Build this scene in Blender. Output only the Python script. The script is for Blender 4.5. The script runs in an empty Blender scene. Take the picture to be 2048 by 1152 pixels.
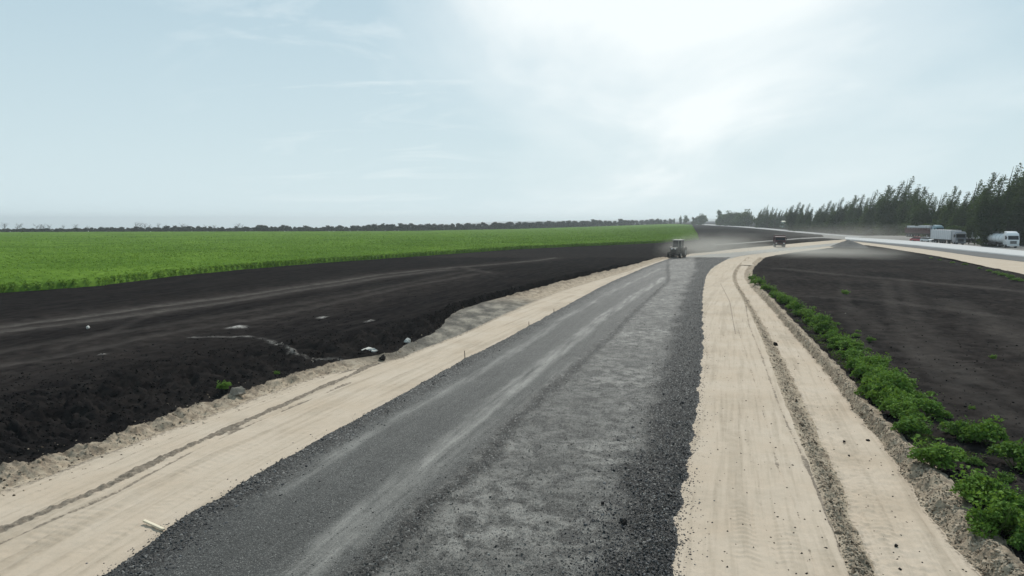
import bpy, bmesh, math, random
import numpy as np
from mathutils import Vector, Matrix

rng = np.random.default_rng(7)
random.seed(7)
SC = bpy.context.scene
COL = SC.collection
R = math.radians

# ------------------------------------------------------------------ camera
F = 1365.33                      # focal length in photo pixels (24 mm on 36 mm)
CH = 6.5                         # camera height
TH = math.atan((576 - 440) / F)  # pitch down, horizon at row 440
cam = bpy.data.cameras.new('camera')
cam.lens = 24.0
cam.sensor_width = 36.0
cam.clip_start = 0.1
cam.clip_end = 20000
camo = bpy.data.objects.new('camera', cam)
COL.objects.link(camo)
camo.location = (0, 0, CH)
camo.rotation_euler = (math.pi / 2 - TH, 0, 0)
SC.camera = camo

CT, ST = math.cos(TH), math.sin(TH)


def P(px, py, z=0.0):
    """a photo pixel to the point where its sight line meets the level z"""
    u = (px - 1024) / F
    v = (576 - py) / F
    dy = CT + v * ST
    dz = -ST + v * CT
    t = (z - CH) / dz
    return (u * t, dy * t, z)


def XA(px, Y, z=0.0):
    """x of a thing seen in photo column px that stands Y metres ahead"""
    return (px - 1024) / F * (Y * CT + (CH - z) * ST)


def ZA(py, Y):
    """height that shows in photo row py at Y metres ahead"""
    v = (576 - py) / F
    return CH + Y * (-ST + v * CT) / (CT + v * ST)


# ------------------------------------------------------------------ noise
def _hash(ix, iy, seed):
    h = (ix.astype(np.int64) * 374761393 + iy.astype(np.int64) * 668265263 + seed * 1442695041) & 0xFFFFFFFF
    h = ((h ^ (h >> 13)) * 1274126177) & 0xFFFFFFFF
    h = h ^ (h >> 16)
    return h


def perlin(x, y, seed=0):
    x = np.asarray(x, float)
    y = np.asarray(y, float)
    ix = np.floor(x)
    iy = np.floor(y)
    fx = x - ix
    fy = y - iy
    ux = fx * fx * fx * (fx * (fx * 6 - 15) + 10)
    uy = fy * fy * fy * (fy * (fy * 6 - 15) + 10)

    def g(ox, oy):
        h = _hash(ix + ox, iy + oy, seed)
        a = (h & 0xFFFF) / 65536.0 * 2 * np.pi
        return np.cos(a) * (fx - ox) + np.sin(a) * (fy - oy)
    a = g(0, 0) * (1 - ux) + g(1, 0) * ux
    b = g(0, 1) * (1 - ux) + g(1, 1) * ux
    return (a * (1 - uy) + b * uy) * 1.5


def fbm(x, y, freq=1.0, octv=4, seed=0, gain=0.5):
    s = 0
    a = 1.0
    for o in range(octv):
        s = s + a * perlin(x * freq, y * freq, seed + o * 17)
        freq *= 2.03
        a *= gain
    return s


def sst(a, b, x):
    t = np.clip((np.asarray(x, float) - a) / (b - a), 0, 1)
    return t * t * (3 - 2 * t)


# ------------------------------------------------------------------ mesh makers
def np_mesh(name, V, Q, smooth=False, attrs=None, nper=4):
    me = bpy.data.meshes.new(name)
    V = np.asarray(V, np.float32)
    Q = np.asarray(Q, np.int32)
    n = len(Q)
    me.vertices.add(len(V))
    me.vertices.foreach_set('co', V.ravel())
    me.loops.add(n * nper)
    me.loops.foreach_set('vertex_index', Q.ravel())
    me.polygons.add(n)
    me.polygons.foreach_set('loop_start', np.arange(0, n * nper, nper, dtype=np.int32))
    me.polygons.foreach_set('loop_total', np.full(n, nper, np.int32))
    if smooth:
        me.polygons.foreach_set('use_smooth', np.ones(n, bool))
    me.update()
    me.validate()
    for k, (dom, arr) in (attrs or {}).items():
        at = me.attributes.new(k, 'FLOAT', dom)
        at.data.foreach_set('value', np.asarray(arr, np.float32).ravel())
    return me


def grid_mesh(name, X, Y, Z, smooth=True, attrs=None):
    r, c = X.shape
    idx = np.arange(r * c).reshape(r, c)
    Q = np.stack([idx[:-1, :-1], idx[:-1, 1:], idx[1:, 1:], idx[1:, :-1]], -1).reshape(-1, 4)
    V = np.stack([X, Y, Z], -1).reshape(-1, 3)
    return np_mesh(name, V, Q, smooth, {k: ('POINT', v) for k, v in (attrs or {}).items()})


def add(name, me, mat=None, parent=None, loc=None):
    o = bpy.data.objects.new(name, me)
    COL.objects.link(o)
    if mat is not None and me is not None and len(me.materials) == 0:
        me.materials.append(mat)
    if parent is not None:
        o.parent = parent
    if loc is not None:
        o.location = loc
    return o


def tag(o, label=None, cat=None, group=None, kind=None):
    if label:
        o['label'] = label
    if cat:
        o['category'] = cat
    if group:
        o['group'] = group
    if kind:
        o['kind'] = kind
    return o


def empty(name, loc, rz=0.0):
    o = bpy.data.objects.new(name, None)
    o.empty_display_size = 0.3
    COL.objects.link(o)
    o.location = loc
    o.rotation_euler = (0, 0, rz)
    return o


def copy_tree(o, parent=None):
    c = o.copy()
    COL.objects.link(c)
    if parent is not None:
        c.parent = parent
    for ch in list(o.children):
        copy_tree(ch, c)
    return c


class MB:
    """collects shapes into ONE mesh"""

    def __init__(self):
        self.bm = bmesh.new()

    def box(self, c, s, bevel=0.0, rot=None, taper=None):
        r = bmesh.ops.create_cube(self.bm, size=1.0)
        vs = r['verts']
        for v in vs:
            if taper and v.co.z > 0:
                v.co.x *= taper[0]
                v.co.y *= taper[1]
            v.co = Vector((v.co.x * s[0], v.co.y * s[1], v.co.z * s[2]))
            if rot is not None:
                v.co = rot @ v.co
            v.co += Vector(c)
        if bevel > 0:
            es = {e for v in vs for e in v.link_edges}
            bmesh.ops.bevel(self.bm, geom=list(es), offset=bevel, segments=2, affect='EDGES', profile=0.6)
        return self

    def rod(self, p0, p1, r0, r1=None, n=12):
        p0 = Vector(p0)
        p1 = Vector(p1)
        d = p1 - p0
        q = d.to_track_quat('Z', 'Y').to_matrix().to_4x4()
        m = Matrix.Translation((p0 + p1) / 2) @ q
        bmesh.ops.create_cone(self.bm, cap_ends=True, segments=n, radius1=r0, radius2=r0 if r1 is None else r1,
                              depth=d.length, matrix=m)
        return self

    def lathe(self, prof, axis='Z', n=20, c=(0, 0, 0)):
        """prof: list of (radius, distance along the axis)"""
        rings = []
        for (r, h) in prof:
            ring = []
            for k in range(n):
                a = 2 * math.pi * k / n
                x, y = r * math.cos(a), r * math.sin(a)
                p = {'Z': (x, y, h), 'X': (h, x, y), 'Y': (y, h, x)}[axis]
                ring.append(self.bm.verts.new((p[0] + c[0], p[1] + c[1], p[2] + c[2])))
            rings.append(ring)
        for a, b in zip(rings[:-1], rings[1:]):
            for k in range(n):
                self.bm.faces.new((a[k], a[(k + 1) % n], b[(k + 1) % n], b[k]))
        self.bm.faces.new(rings[0][::-1])
        self.bm.faces.new(rings[-1])
        return self

    def prism(self, prof, x0, x1, bevel=0.0):
        """prof: outline in the (y, z) plane, pushed from x0 to x1"""
        a = [self.bm.verts.new((x0, y, z)) for y, z in prof]
        b = [self.bm.verts.new((x1, y, z)) for y, z in prof]
        n = len(prof)
        fs = [self.bm.faces.new(a[::-1]), self.bm.faces.new(b)]
        for k in range(n):
            fs.append(self.bm.faces.new((a[k], a[(k + 1) % n], b[(k + 1) % n], b[k])))
        if bevel > 0:
            es = {e for f in fs for e in f.edges}
            bmesh.ops.bevel(self.bm, geom=list(es), offset=bevel, segments=2, affect='EDGES', profile=0.6)
        return self

    def build(self, name, mat, parent=None, loc=None, smooth=False):
        bmesh.ops.recalc_face_normals(self.bm, faces=self.bm.faces)
        me = bpy.data.meshes.new(name)
        self.bm.to_mesh(me)
        self.bm.free()
        if smooth:
            me.polygons.foreach_set('use_smooth', np.ones(len(me.polygons), bool))
            try:
                me.set_sharp_from_angle(angle=R(40))
            except Exception:
                pass
        return add(name, me, mat, parent, loc)


# ------------------------------------------------------------------ materials
class NT:
    def __init__(self, name):
        self.m = bpy.data.materials.new(name)
        self.m.use_nodes = True
        self.t = self.m.node_tree
        self.t.nodes.clear()
        self.out = self.t.nodes.new('ShaderNodeOutputMaterial')

    def n(self, typ, **kw):
        nd = self.t.nodes.new(typ)
        for k, v in kw.items():
            if isinstance(v, bpy.types.NodeSocket):
                self.t.links.new(v, nd.inputs[k.replace('_', ' ')])
            elif k in nd.inputs or k.replace('_', ' ') in nd.inputs:
                nd.inputs[k if k in nd.inputs else k.replace('_', ' ')].default_value = v
            else:
                setattr(nd, k, v)
        return nd

    def link(self, a, b):
        self.t.links.new(a, b)

    def attr(self, name):
        return self.n('ShaderNodeAttribute', attribute_name=name).outputs['Fac']

    def pos(self):
        return self.n('ShaderNodeNewGeometry').outputs['Position']

    def objpos(self):
        return self.n('ShaderNodeTexCoord').outputs['Object']

    def mapping(self, vec, scale=(1, 1, 1), rot=(0, 0, 0)):
        if any(rot):
            m = self.n('ShaderNodeMapping')
            self.link(vec, m.inputs['Vector'])
            m.inputs['Rotation'].default_value = rot
            vec = m.outputs[0]
        m = self.n('ShaderNodeMapping')
        self.link(vec, m.inputs['Vector'])
        m.inputs['Scale'].default_value = scale
        return m.outputs[0]

    def noise(self, vec, scale, detail=6.0, rough=0.6, dist=0.0):
        nd = self.n('ShaderNodeTexNoise')
        self.link(vec, nd.inputs['Vector'])
        nd.inputs['Scale'].default_value = scale
        nd.inputs['Detail'].default_value = detail
        nd.inputs['Roughness'].default_value = rough
        nd.inputs['Distortion'].default_value = dist
        return nd.outputs['Fac']

    def voro(self, vec, scale, out='Color', feature='F1'):
        nd = self.n('ShaderNodeTexVoronoi', feature=feature)
        self.link(vec, nd.inputs['Vector'])
        nd.inputs['Scale'].default_value = scale
        return nd.outputs[out]

    def ramp(self, fac, stops):
        nd = self.n('ShaderNodeValToRGB')
        el = nd.color_ramp.elements
        while len(el) < len(stops):
            el.new(0.5)
        for e, (p, c) in zip(el, stops):
            e.position = p
            if not isinstance(c, (tuple, list)):
                c = (c, c, c)
            e.color = (c[0], c[1], c[2], 1)
        self.link(fac, nd.inputs['Fac'])
        return nd.outputs['Color']

    def mix(self, fac, a, b, mode='MIX'):
        nd = self.n('ShaderNodeMix', data_type='RGBA', blend_type=mode)
        for s, v in ((nd.inputs[0], fac), (nd.inputs[6], a), (nd.inputs[7], b)):
            if isinstance(v, bpy.types.NodeSocket):
                self.link(v, s)
            elif isinstance(v, (tuple, list)):
                s.default_value = (v[0], v[1], v[2], 1)
            else:
                s.default_value = v
        return nd.outputs[2]

    def math(self, op, a, b=0.0, clamp=False):
        nd = self.n('ShaderNodeMath', operation=op, use_clamp=clamp)
        for s, v in ((nd.inputs[0], a), (nd.inputs[1], b)):
            if isinstance(v, bpy.types.NodeSocket):
                self.link(v, s)
            else:
                s.default_value = v
        return nd.outputs[0]

    def bump(self, h, strength=0.5, dist=0.05):
        nd = self.n('ShaderNodeBump')
        nd.inputs['Strength'].default_value = strength
        nd.inputs['Distance'].default_value = dist
        self.link(h, nd.inputs['Height'])
        return nd.outputs[0]

    def surf(self, color, rough=0.9, spec=0.2, normal=None, metal=0.0, coat=0.0):
        p = self.n('ShaderNodeBsdfPrincipled')
        if isinstance(color, bpy.types.NodeSocket):
            self.link(color, p.inputs['Base Color'])
        else:
            p.inputs['Base Color'].default_value = (*color, 1)
        if isinstance(rough, bpy.types.NodeSocket):
            self.link(rough, p.inputs['Roughness'])
        else:
            p.inputs['Roughness'].default_value = rough
        p.inputs['Specular IOR Level'].default_value = spec
        p.inputs['Metallic'].default_value = metal
        p.inputs['Coat Weight'].default_value = coat
        if normal is not None:
            self.link(normal, p.inputs['Normal'])
        self.link(p.outputs[0], self.out.inputs['Surface'])
        return self.m


def mat_soil():
    t = NT('chernozem soil')
    p = t.pos()
    big = t.noise(p, 0.12, 5, 0.55)
    mid = t.noise(t.mapping(p, (1, 1, 1)), 1.3, 8, 0.62)
    fur = t.noise(t.mapping(p, (2.0, 0.14, 1), (0, 0, R(17))), 1.2, 6, 0.6)
    fine = t.noise(p, 11, 5, 0.7)
    c = t.ramp(mid, [(0.28, (0.0060, 0.0058, 0.0062)), (0.52, (0.0125, 0.0116, 0.0118)), (0.78, (0.024, 0.0215, 0.0205))])
    c = t.mix(t.ramp(fur, [(0.42, 0.0), (0.70, 0.7)]), c, (0.030, 0.0265, 0.0245))
    c = t.mix(t.ramp(big, [(0.4, 0.0), (0.7, 0.45)]), c, (0.019, 0.0165, 0.0155))
    br = t.attr('brown')
    c = t.mix(br, c, t.mix(t.ramp(mid, [(0.3, 0.0), (0.7, 1.0)]), (0.017, 0.0148, 0.014), (0.052, 0.045, 0.041)))
    d = t.attr('dust')
    dn = t.math('MULTIPLY', d, t.ramp(t.noise(p, 2.2, 6, 0.65), [(0.25, 0.35), (0.6, 1.0)]), True)
    c = t.mix(dn, c, (0.118, 0.106, 0.096))
    ch = t.attr('chalk')
    cn = t.math('MULTIPLY', ch, t.ramp(t.noise(p, 5, 7, 0.75), [(0.36, 0.0), (0.56, 1.0)]), True)
    c = t.mix(cn, c, (0.36, 0.345, 0.32))
    sp = t.ramp(fine, [(0.68, 0.0), (0.80, 0.4)])
    c = t.mix(sp, c, (0.035, 0.032, 0.030))
    b = t.bump(t.math('ADD', fine, t.math('MULTIPLY', mid, 2.0)), 0.6, 0.05)
    df = t.n('ShaderNodeBsdfDiffuse')
    t.link(c, df.inputs['Color'])
    t.link(b, df.inputs['Normal'])
    t.link(df.outputs[0], t.out.inputs['Surface'])
    return t.m


def mat_sand():
    t = NT('pale sand')
    p = t.pos()
    big = t.noise(p, 0.35, 5, 0.6)
    mid = t.noise(p, 2.5, 7, 0.65)
    fine = t.noise(p, 30, 4, 0.7)
    c = t.mix(t.ramp(big, [(0.35, 0.0), (0.7, 1.0)]), (0.43, 0.350, 0.268), (0.468, 0.396, 0.318))
    c = t.mix(t.ramp(mid, [(0.5, 0.0), (0.75, 0.35)]), c, (0.345, 0.298, 0.232))
    c = t.mix(t.ramp(fine, [(0.62, 0.0), (0.78, 0.35)]), c, (0.27, 0.225, 0.17))
    p2 = t.math('ABSOLUTE', t.math('SUBTRACT', mid, 0.5))
    c = t.mix(t.ramp(p2, [(0.0, 0.12), (0.02, 0.0)]), c, (0.25, 0.2, 0.15))
    sk = t.attr('streak')
    c = t.mix(t.math('MULTIPLY', sk, t.ramp(t.noise(p, 4, 7, 0.7), [(0.3, 0.3), (0.65, 1.0)]), True), c, (0.25, 0.205, 0.152))
    d = t.attr('dirt')
    dm = t.math('ADD', d, t.math('MULTIPLY', t.math('SUBTRACT', t.noise(p, 6, 6, 0.75), 0.5), 1.3))
    dm = t.math('MULTIPLY', t.ramp(dm, [(0.42, 0.0), (0.62, 1.0)]), t.ramp(d, [(0.02, 0.0), (0.2, 1.0)]), True)
    dc = t.ramp(t.noise(p, 9, 5, 0.7), [(0.3, (0.10, 0.082, 0.065)), (0.55, (0.20, 0.166, 0.13)), (0.75, (0.33, 0.28, 0.22))])
    c = t.mix(dm, c, dc)
    g = t.attr('grit')
    gv = t.voro(p, 26, 'Distance')
    gm = t.math('MULTIPLY', g, t.ramp(gv, [(0.10, 1.0), (0.22, 0.0)]), True)
    c = t.mix(gm, c, (0.05, 0.048, 0.046))
    h = t.math('ADD', t.math('MULTIPLY', mid, 1.5), fine)
    return t.surf(c, 0.95, 0.12, t.bump(h, 0.35, 0.03))


def mat_clay():
    t = NT('grey clay bank')
    p = t.pos()
    a = t.noise(p, 2.2, 8, 0.68)
    b = t.noise(p, 9, 6, 0.7)
    c = t.ramp(a, [(0.28, (0.13, 0.099, 0.072)), (0.40, (0.25, 0.198, 0.146)), (0.52, (0.36, 0.294, 0.218)), (0.75, (0.45, 0.384, 0.300))])
    c = t.mix(t.ramp(b, [(0.5, 0.0), (0.7, 0.6)]), c, (0.12, 0.1, 0.083))
    d = t.attr('dirt')
    c = t.mix(t.math('MULTIPLY', d, t.ramp(t.noise(p, 3.5, 7, 0.7), [(0.35, 0.2), (0.6, 1.0)]), True), c, (0.030, 0.0265, 0.0245))
    m = t.attr('mud')
    mc = t.ramp(t.noise(t.mapping(p, (0.8, 0.5, 1)), 0.9, 8, 0.68), [(0.34, (0.055, 0.051, 0.045)), (0.48, (0.12, 0.110, 0.094)), (0.62, (0.25, 0.225, 0.185))])
    c = t.mix(m, c, mc)
    return t.surf(c, 0.97, 0.1, t.bump(t.math('ADD', a, t.math('MULTIPLY', b, 0.6)), 0.7, 0.08))


def mat_gravel():
    t = NT('crushed gravel')
    p = t.pos()
    v1 = t.voro(p, 24, 'Color')
    v1d = t.voro(p, 24, 'Distance')
    v2 = t.voro(p, 60, 'Color')
    s1 = t.n('ShaderNodeSeparateColor')
    t.link(v1, s1.inputs[0])
    s2 = t.n('ShaderNodeSeparateColor')
    t.link(v2, s2.inputs[0])
    st = t.ramp(s1.outputs[0], [(0.0, (0.010, 0.010, 0.0098)), (0.55, (0.030, 0.0299, 0.0288)), (0.86, (0.068, 0.0673, 0.064)), (1.0, (0.27, 0.266, 0.252))])
    fi = t.ramp(s2.outputs[1], [(0.0, (0.009, 0.009, 0.0087)), (0.6, (0.034, 0.0338, 0.0315)), (0.9, (0.085, 0.0838, 0.078)), (1.0, (0.21, 0.206, 0.19))])
    lo = t.attr('loose')
    c = t.mix(t.math('ADD', t.math('MULTIPLY', lo, 0.85), 0.1, True), fi, st)
    big = t.noise(p, 0.7, 7, 0.68)
    ani = t.noise(t.mapping(p, (2.6, 0.16, 1), (0, 0, R(16.5))), 1.3, 7, 0.66)
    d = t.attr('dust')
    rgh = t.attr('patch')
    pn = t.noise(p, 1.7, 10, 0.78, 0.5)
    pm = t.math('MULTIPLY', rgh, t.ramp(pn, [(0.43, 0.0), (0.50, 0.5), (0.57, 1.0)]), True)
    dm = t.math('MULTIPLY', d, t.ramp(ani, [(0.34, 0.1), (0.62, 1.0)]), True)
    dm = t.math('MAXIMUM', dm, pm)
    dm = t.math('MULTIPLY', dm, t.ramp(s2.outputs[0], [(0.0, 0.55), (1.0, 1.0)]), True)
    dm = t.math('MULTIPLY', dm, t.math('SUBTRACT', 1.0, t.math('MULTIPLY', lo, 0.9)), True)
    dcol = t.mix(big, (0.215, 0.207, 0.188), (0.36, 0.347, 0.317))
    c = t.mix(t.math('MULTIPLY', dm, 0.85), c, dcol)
    c = t.mix(t.ramp(big, [(0.3, 0.25), (0.6, 0.0)]), c, (0.029, 0.0289, 0.0265))
    h = t.math('ADD', t.math('MULTIPLY', v1d, t.math('ADD', 0.35, t.math('MULTIPLY', lo, -1.9))), t.math('MULTIPLY', t.noise(p, 40, 4, 0.7), 0.7))
    return t.surf(c, 0.72, 0.3, t.bump(h, 0.75, 0.035))


def mat_leaf(name, c0, c1, c2, trans=0.35, spec=0.12, vary=0.0):
    t = NT(name)
    r = t.attr('tint')
    c = t.ramp(r, [(0.0, c0), (0.5, c1), (1.0, c2)])
    if vary > 0:
        oi = t.n('ShaderNodeObjectInfo').outputs['Random']
        c = t.mix(vary, c, t.ramp(oi, [(0.0, (c0[0] * 0.75, c0[1] * 0.75, c0[2])), (0.35, c1), (0.7, (c1[0] * 1.5, c1[1] * 1.15, c1[2])), (1.0, c2)]))
    d = t.n('ShaderNodeBsdfPrincipled')
    t.link(c, d.inputs['Base Color'])
    d.inputs['Roughness'].default_value = 0.75
    d.inputs['Specular IOR Level'].default_value = spec
    tr = t.n('ShaderNodeBsdfTranslucent')
    c2_ = t.mix(0.5, c, (0.13, 0.20, 0.012), 'MIX')
    t.link(c2_ if trans > 0.2 else c, tr.inputs['Color'])
    mx = t.n('ShaderNodeMixShader')
    mx.inputs[0].default_value = trans
    t.link(d.outputs[0], mx.inputs[1])
    t.link(tr.outputs[0], mx.inputs[2])
    t.link(mx.outputs[0], t.out.inputs['Surface'])
    return t.m


def mat_plain(name, col, rough=0.5, spec=0.4, var=0.25, scale=3.0, metal=0.0, coat=0.0, dirt=(0.16, 0.14, 0.12), dirtamt=0.3):
    t = NT(name)
    p = t.objpos()
    a = t.noise(p, scale, 6, 0.65)
    c = t.mix(t.ramp(a, [(0.35, 0.0), (0.75, var)]), col, tuple(x * 0.6 for x in col))
    if dirtamt > 0:
        z = t.n('ShaderNodeSeparateXYZ')
        t.link(p, z.inputs[0])
        dz = t.math('ADD', t.math('MULTIPLY', z.outputs[2], -0.35), t.math('MULTIPLY', a, 1.2))
        c = t.mix(t.math('MULTIPLY', t.ramp(dz, [(0.0, 0.0), (0.8, 1.0)]), dirtamt), c, dirt)
    return t.surf(c, rough, spec, None, metal, coat)


def mat_road(name, c0, c1, scale=0.4, rot=0.0, rough=0.9):
    t = NT(name)
    p = t.pos()
    a = t.noise(p, scale, 6, 0.6)
    b = t.noise(t.mapping(p, (1.0, 0.06, 1), (0, 0, rot)), 0.9, 5, 0.6)
    f = t.noise(p, 7, 5, 0.7)
    c = t.mix(t.math('ADD', t.math('MULTIPLY', a, 0.5), t.math('MULTIPLY', b, 0.5)), c0, c1)
    c = t.mix(t.ramp(f, [(0.5, 0.0), (0.8, 0.4)]), c, tuple(x * 0.6 for x in c0))
    return t.surf(c, rough, 0.2, t.bump(f, 0.3, 0.04))


SOIL = mat_soil()
SAND = mat_sand()
CLAY = mat_clay()
GRAVEL = mat_gravel()

# ------------------------------------------------------------------ the earthworks: one warped grid cut into strips
PYS = np.linspace(1500, 515, 640)
YR = np.array([P(1024, y)[1] for y in PYS])
NR = len(YR)
QR = 1.0 / YR


def fade(Y):
    return 1 - sst(70, 114, Y)


def curve(pts, z0):
    """photo polyline lying at height z0 (levelling out far away) -> x for every row"""
    X, Y = [], []
    for px, py in pts:
        z = z0
        for _ in range(6):
            w = P(px, py, z)
            z = z0 * float(fade(w[1]))
        X.append(w[0])
        Y.append(w[1])
    X, Y = np.array(X), np.array(Y)
    o = np.argsort(1 / Y)
    q, s = (1 / Y)[o], (X / Y)[o]
    r = np.interp(QR, q, s)
    k = (s[-1] - s[-3]) / (q[-1] - q[-3])
    r = np.where(QR > q[-1], s[-1] + (QR - q[-1]) * k, r)
    k0 = (s[2] - s[0]) / (q[2] - q[0])
    r = np.where(QR < q[0], s[0] + (QR - q[0]) * k0, r)
    ker = np.hanning(23)
    ker /= ker.sum()
    rp = np.concatenate([r[0] + (r[0] - r[1:12][::-1]), r, r[-1] + (r[-1] - r[-12:-1][::-1])])
    r = np.convolve(rp, ker, 'valid')
    return r * YR


cA = curve([(0, 585), (200, 572), (350, 552), (500, 537), (640, 525), (760, 518), (900, 507), (1024, 498), (1150, 492), (1250, 488), (1340, 484)], 0.7)
cT = curve([(0, 790), (200, 745), (400, 705), (560, 680), (700, 662), (830, 636), (900, 615), (1000, 588), (1100, 562), (1200, 540), (1310, 513)], 0.75)
cB = curve([(0, 938), (100, 908), (200, 880), (300, 842), (450, 789), (560, 757), (640, 730), (700, 716), (780, 710), (830, 682), (878, 660), (905, 624), (960, 606), (1030, 588), (1080, 574), (1150, 556), (1220, 541), (1310, 516)], 0.22)
cB2 = curve([(0, 985), (150, 930), (300, 874), (450, 820), (560, 779), (640, 752), (700, 738), (780, 724), (860, 692), (925, 668), (985, 640), (1060, 606), (1120, 582), (1180, 564), (1240, 547), (1320, 521)], 0.0)
cC = curve([(210, 1152), (330, 1060), (500, 960), (640, 880), (760, 815), (920, 725), (1000, 685), (1100, 630), (1200, 575), (1300, 530), (1340, 517)], 0.0)
cD = curve([(1345, 1152), (1362, 1000), (1385, 880), (1398, 780), (1407, 690), (1405, 640), (1405, 590), (1412, 550), (1430, 530), (1460, 517)], 0.0)
cE = curve([(1700, 1152), (1650, 1010), (1600, 880), (1560, 780), (1525, 680), (1500, 625), (1475, 580), (1462, 555), (1470, 535), (1490, 519)], 0.0)
cF = curve([(1775, 1152), (1710, 980), (1660, 870), (1610, 770), (1570, 700), (1530, 640), (1505, 603), (1484, 574), (1474, 553), (1480, 535), (1500, 519)], -0.34)
cG = curve([(1960, 1152), (1880, 1060), (1790, 925), (1740, 860), (1690, 795), (1640, 730), (1590, 675), (1545, 620), (1507, 580), (1486, 554), (1492, 535), (1514, 519)], -0.34)
cH = curve([(2045, 1152), (1960, 1058), (1870, 950), (1800, 880), (1745, 832), (1690, 768), (1640, 708), (1590, 657), (1545, 604), (1512, 567), (1497, 547), (1502, 533), (1524, 518)], 0.02)
cR = 63 + (YR - 84.5) * 0.30
cXL = np.maximum(cA, -(0.86 * YR + 9))
cXR = np.minimum(cR, 0.86 * YR + 9)

cB = cB + 0.16 * fbm(YR, YR * 0, 0.55, 4, 3)
cB2 = cB2 + 0.10 * fbm(YR, YR * 0, 0.8, 3, 5)
cC = cC + 0.09 * fbm(YR, YR * 0, 0.5, 5, 8, 0.62)
cD = cD + 0.12 * fbm(YR, YR * 0, 0.6, 5, 9, 0.62)
cE = cE + 0.04 * fbm(YR, YR * 0, 0.7, 4, 13)
cF = cF + 0.13 * fbm(YR, YR * 0, 0.5, 4, 14)
cG = cG + 0.13 * fbm(YR, YR * 0, 0.6, 4, 15)
cH = cH + 0.09 * fbm(YR, YR * 0, 0.9, 4, 16)
cF = np.maximum(cE + 0.70 * (cF - cE), cE + 0.25)
cG = np.maximum(cG, cF + 0.25)
cH = np.maximum(cH, cG + 0.25)
cH2 = np.maximum(cH + 0.35, cH)
cXR = np.maximum(cXR, cH2 + 3)
cT = np.minimum(cT, cB - 0.3)
cB2 = np.maximum(cB2, cB + 0.2)
cC = np.maximum(cC, cB2 + 0.3)
cXL = np.minimum(cXL, cT - 2)

fw = fade(YR)
BND = [(cXL, 0.7 * fw), (cT, 0.75 * fw), (cB, 0.22 * fw), (cB2, 0.0 * fw), (cC, 0.0 * fw), (cD, 0.0 * fw), (cE, 0.0 * fw),
       (cF, -0.34 * fw), (cG, -0.34 * fw), (cH, 0.02 * fw), (cH2, -0.07 * fw), (cXR, 0.0 * fw)]
SEG = [150, 70, 26, 150, 330, 170, 40, 70, 30, 10, 190]
us, ks = [], []
for k, n in enumerate(SEG):
    u = np.arange(n) / n
    if k == 0:
        u = 1 - (1 - u) ** 1.4
    if k == 10:
        u = u ** 1.5
    us.append(u)
    ks.append(np.full(n, k))
us.append(np.array([1.0]))
ks.append(np.array([len(SEG) - 1]))
U = np.concatenate(us)
K = np.concatenate(ks)
BX = np.stack([b[0] for b in BND], 1)
BZ = np.stack([b[1] for b in BND], 1)
GX = BX[:, K] * (1 - U) + BX[:, K + 1] * U
GY = np.repeat(YR[:, None], len(U), 1)
e = U * U * (3 - 2 * U)
GZ = BZ[:, K] * (1 - e) + BZ[:, K + 1] * e
S = K + U                                        # strip coordinate


def blend(vals):
    """one number per boundary, eased between them"""
    return np.interp(S, np.arange(len(vals)), vals)[None, :]


def pdist(pts, z, X=None, Y=None):
    """distance on the ground from every grid point to a photo polyline lying at height z"""
    X = GX if X is None else X
    Y = GY if Y is None else Y
    W = [P(q[0], q[1], q[2] if len(q) > 2 else z) for q in pts]
    best = np.full(X.shape, 1e9)
    along = np.zeros(X.shape)
    acc = 0
    for a, b in zip(W[:-1], W[1:]):
        dx, dy = b[0] - a[0], b[1] - a[1]
        L2 = dx * dx + dy * dy
        t = np.clip(((X - a[0]) * dx + (Y - a[1]) * dy) / L2, 0, 1)
        d = np.hypot(X - a[0] - t * dx, Y - a[1] - t * dy)
        m = d < best
        best = np.where(m, d, best)
        along = np.where(m, acc + t * math.sqrt(L2), along)
        acc += math.sqrt(L2)
    return best, along


def band(d, w, soft=0.5):
    return 1 - sst(w * (1 - soft), w * (1 + soft), d)


wob = 0.10 * fbm(GX, GY, 0.7, 3, 31)
amp_rough = blend([0.035, 0.07, 0.15, 0.012, 0.010, 0.010, 0.012, 0.05, 0.012, 0.10, 0.08, 0.055])
# the middle of the banks is rougher than their edges
mid = np.zeros(len(S))
for k, a in ((1, 0.27), (2, 0.12), (6, 0.10), (8, 0.13)):
    mid += np.where(K == k, a * np.sin(np.pi * U), 0)
amp_rough = amp_rough + mid[None, :]
amp_rough = np.where((K == 2)[None, :] & (GY > 30) & (GY < 56), 0.02, amp_rough)
n1 = fbm(GX, GY, 1.1, 5, 41, 0.55)
n2 = fbm(GX, GY, 5.0, 3, 47, 0.55)
GZ = GZ + amp_rough * (0.75 * n1 + 0.45 * n2)
GZ = GZ + blend([0.05, 0.05, 0.02, 0.01, 0.01, 0.01, 0.01, 0.01, 0.01, 0.0, 0.04, 0.06]) * fbm(GX, GY, 0.17, 3, 53)

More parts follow.
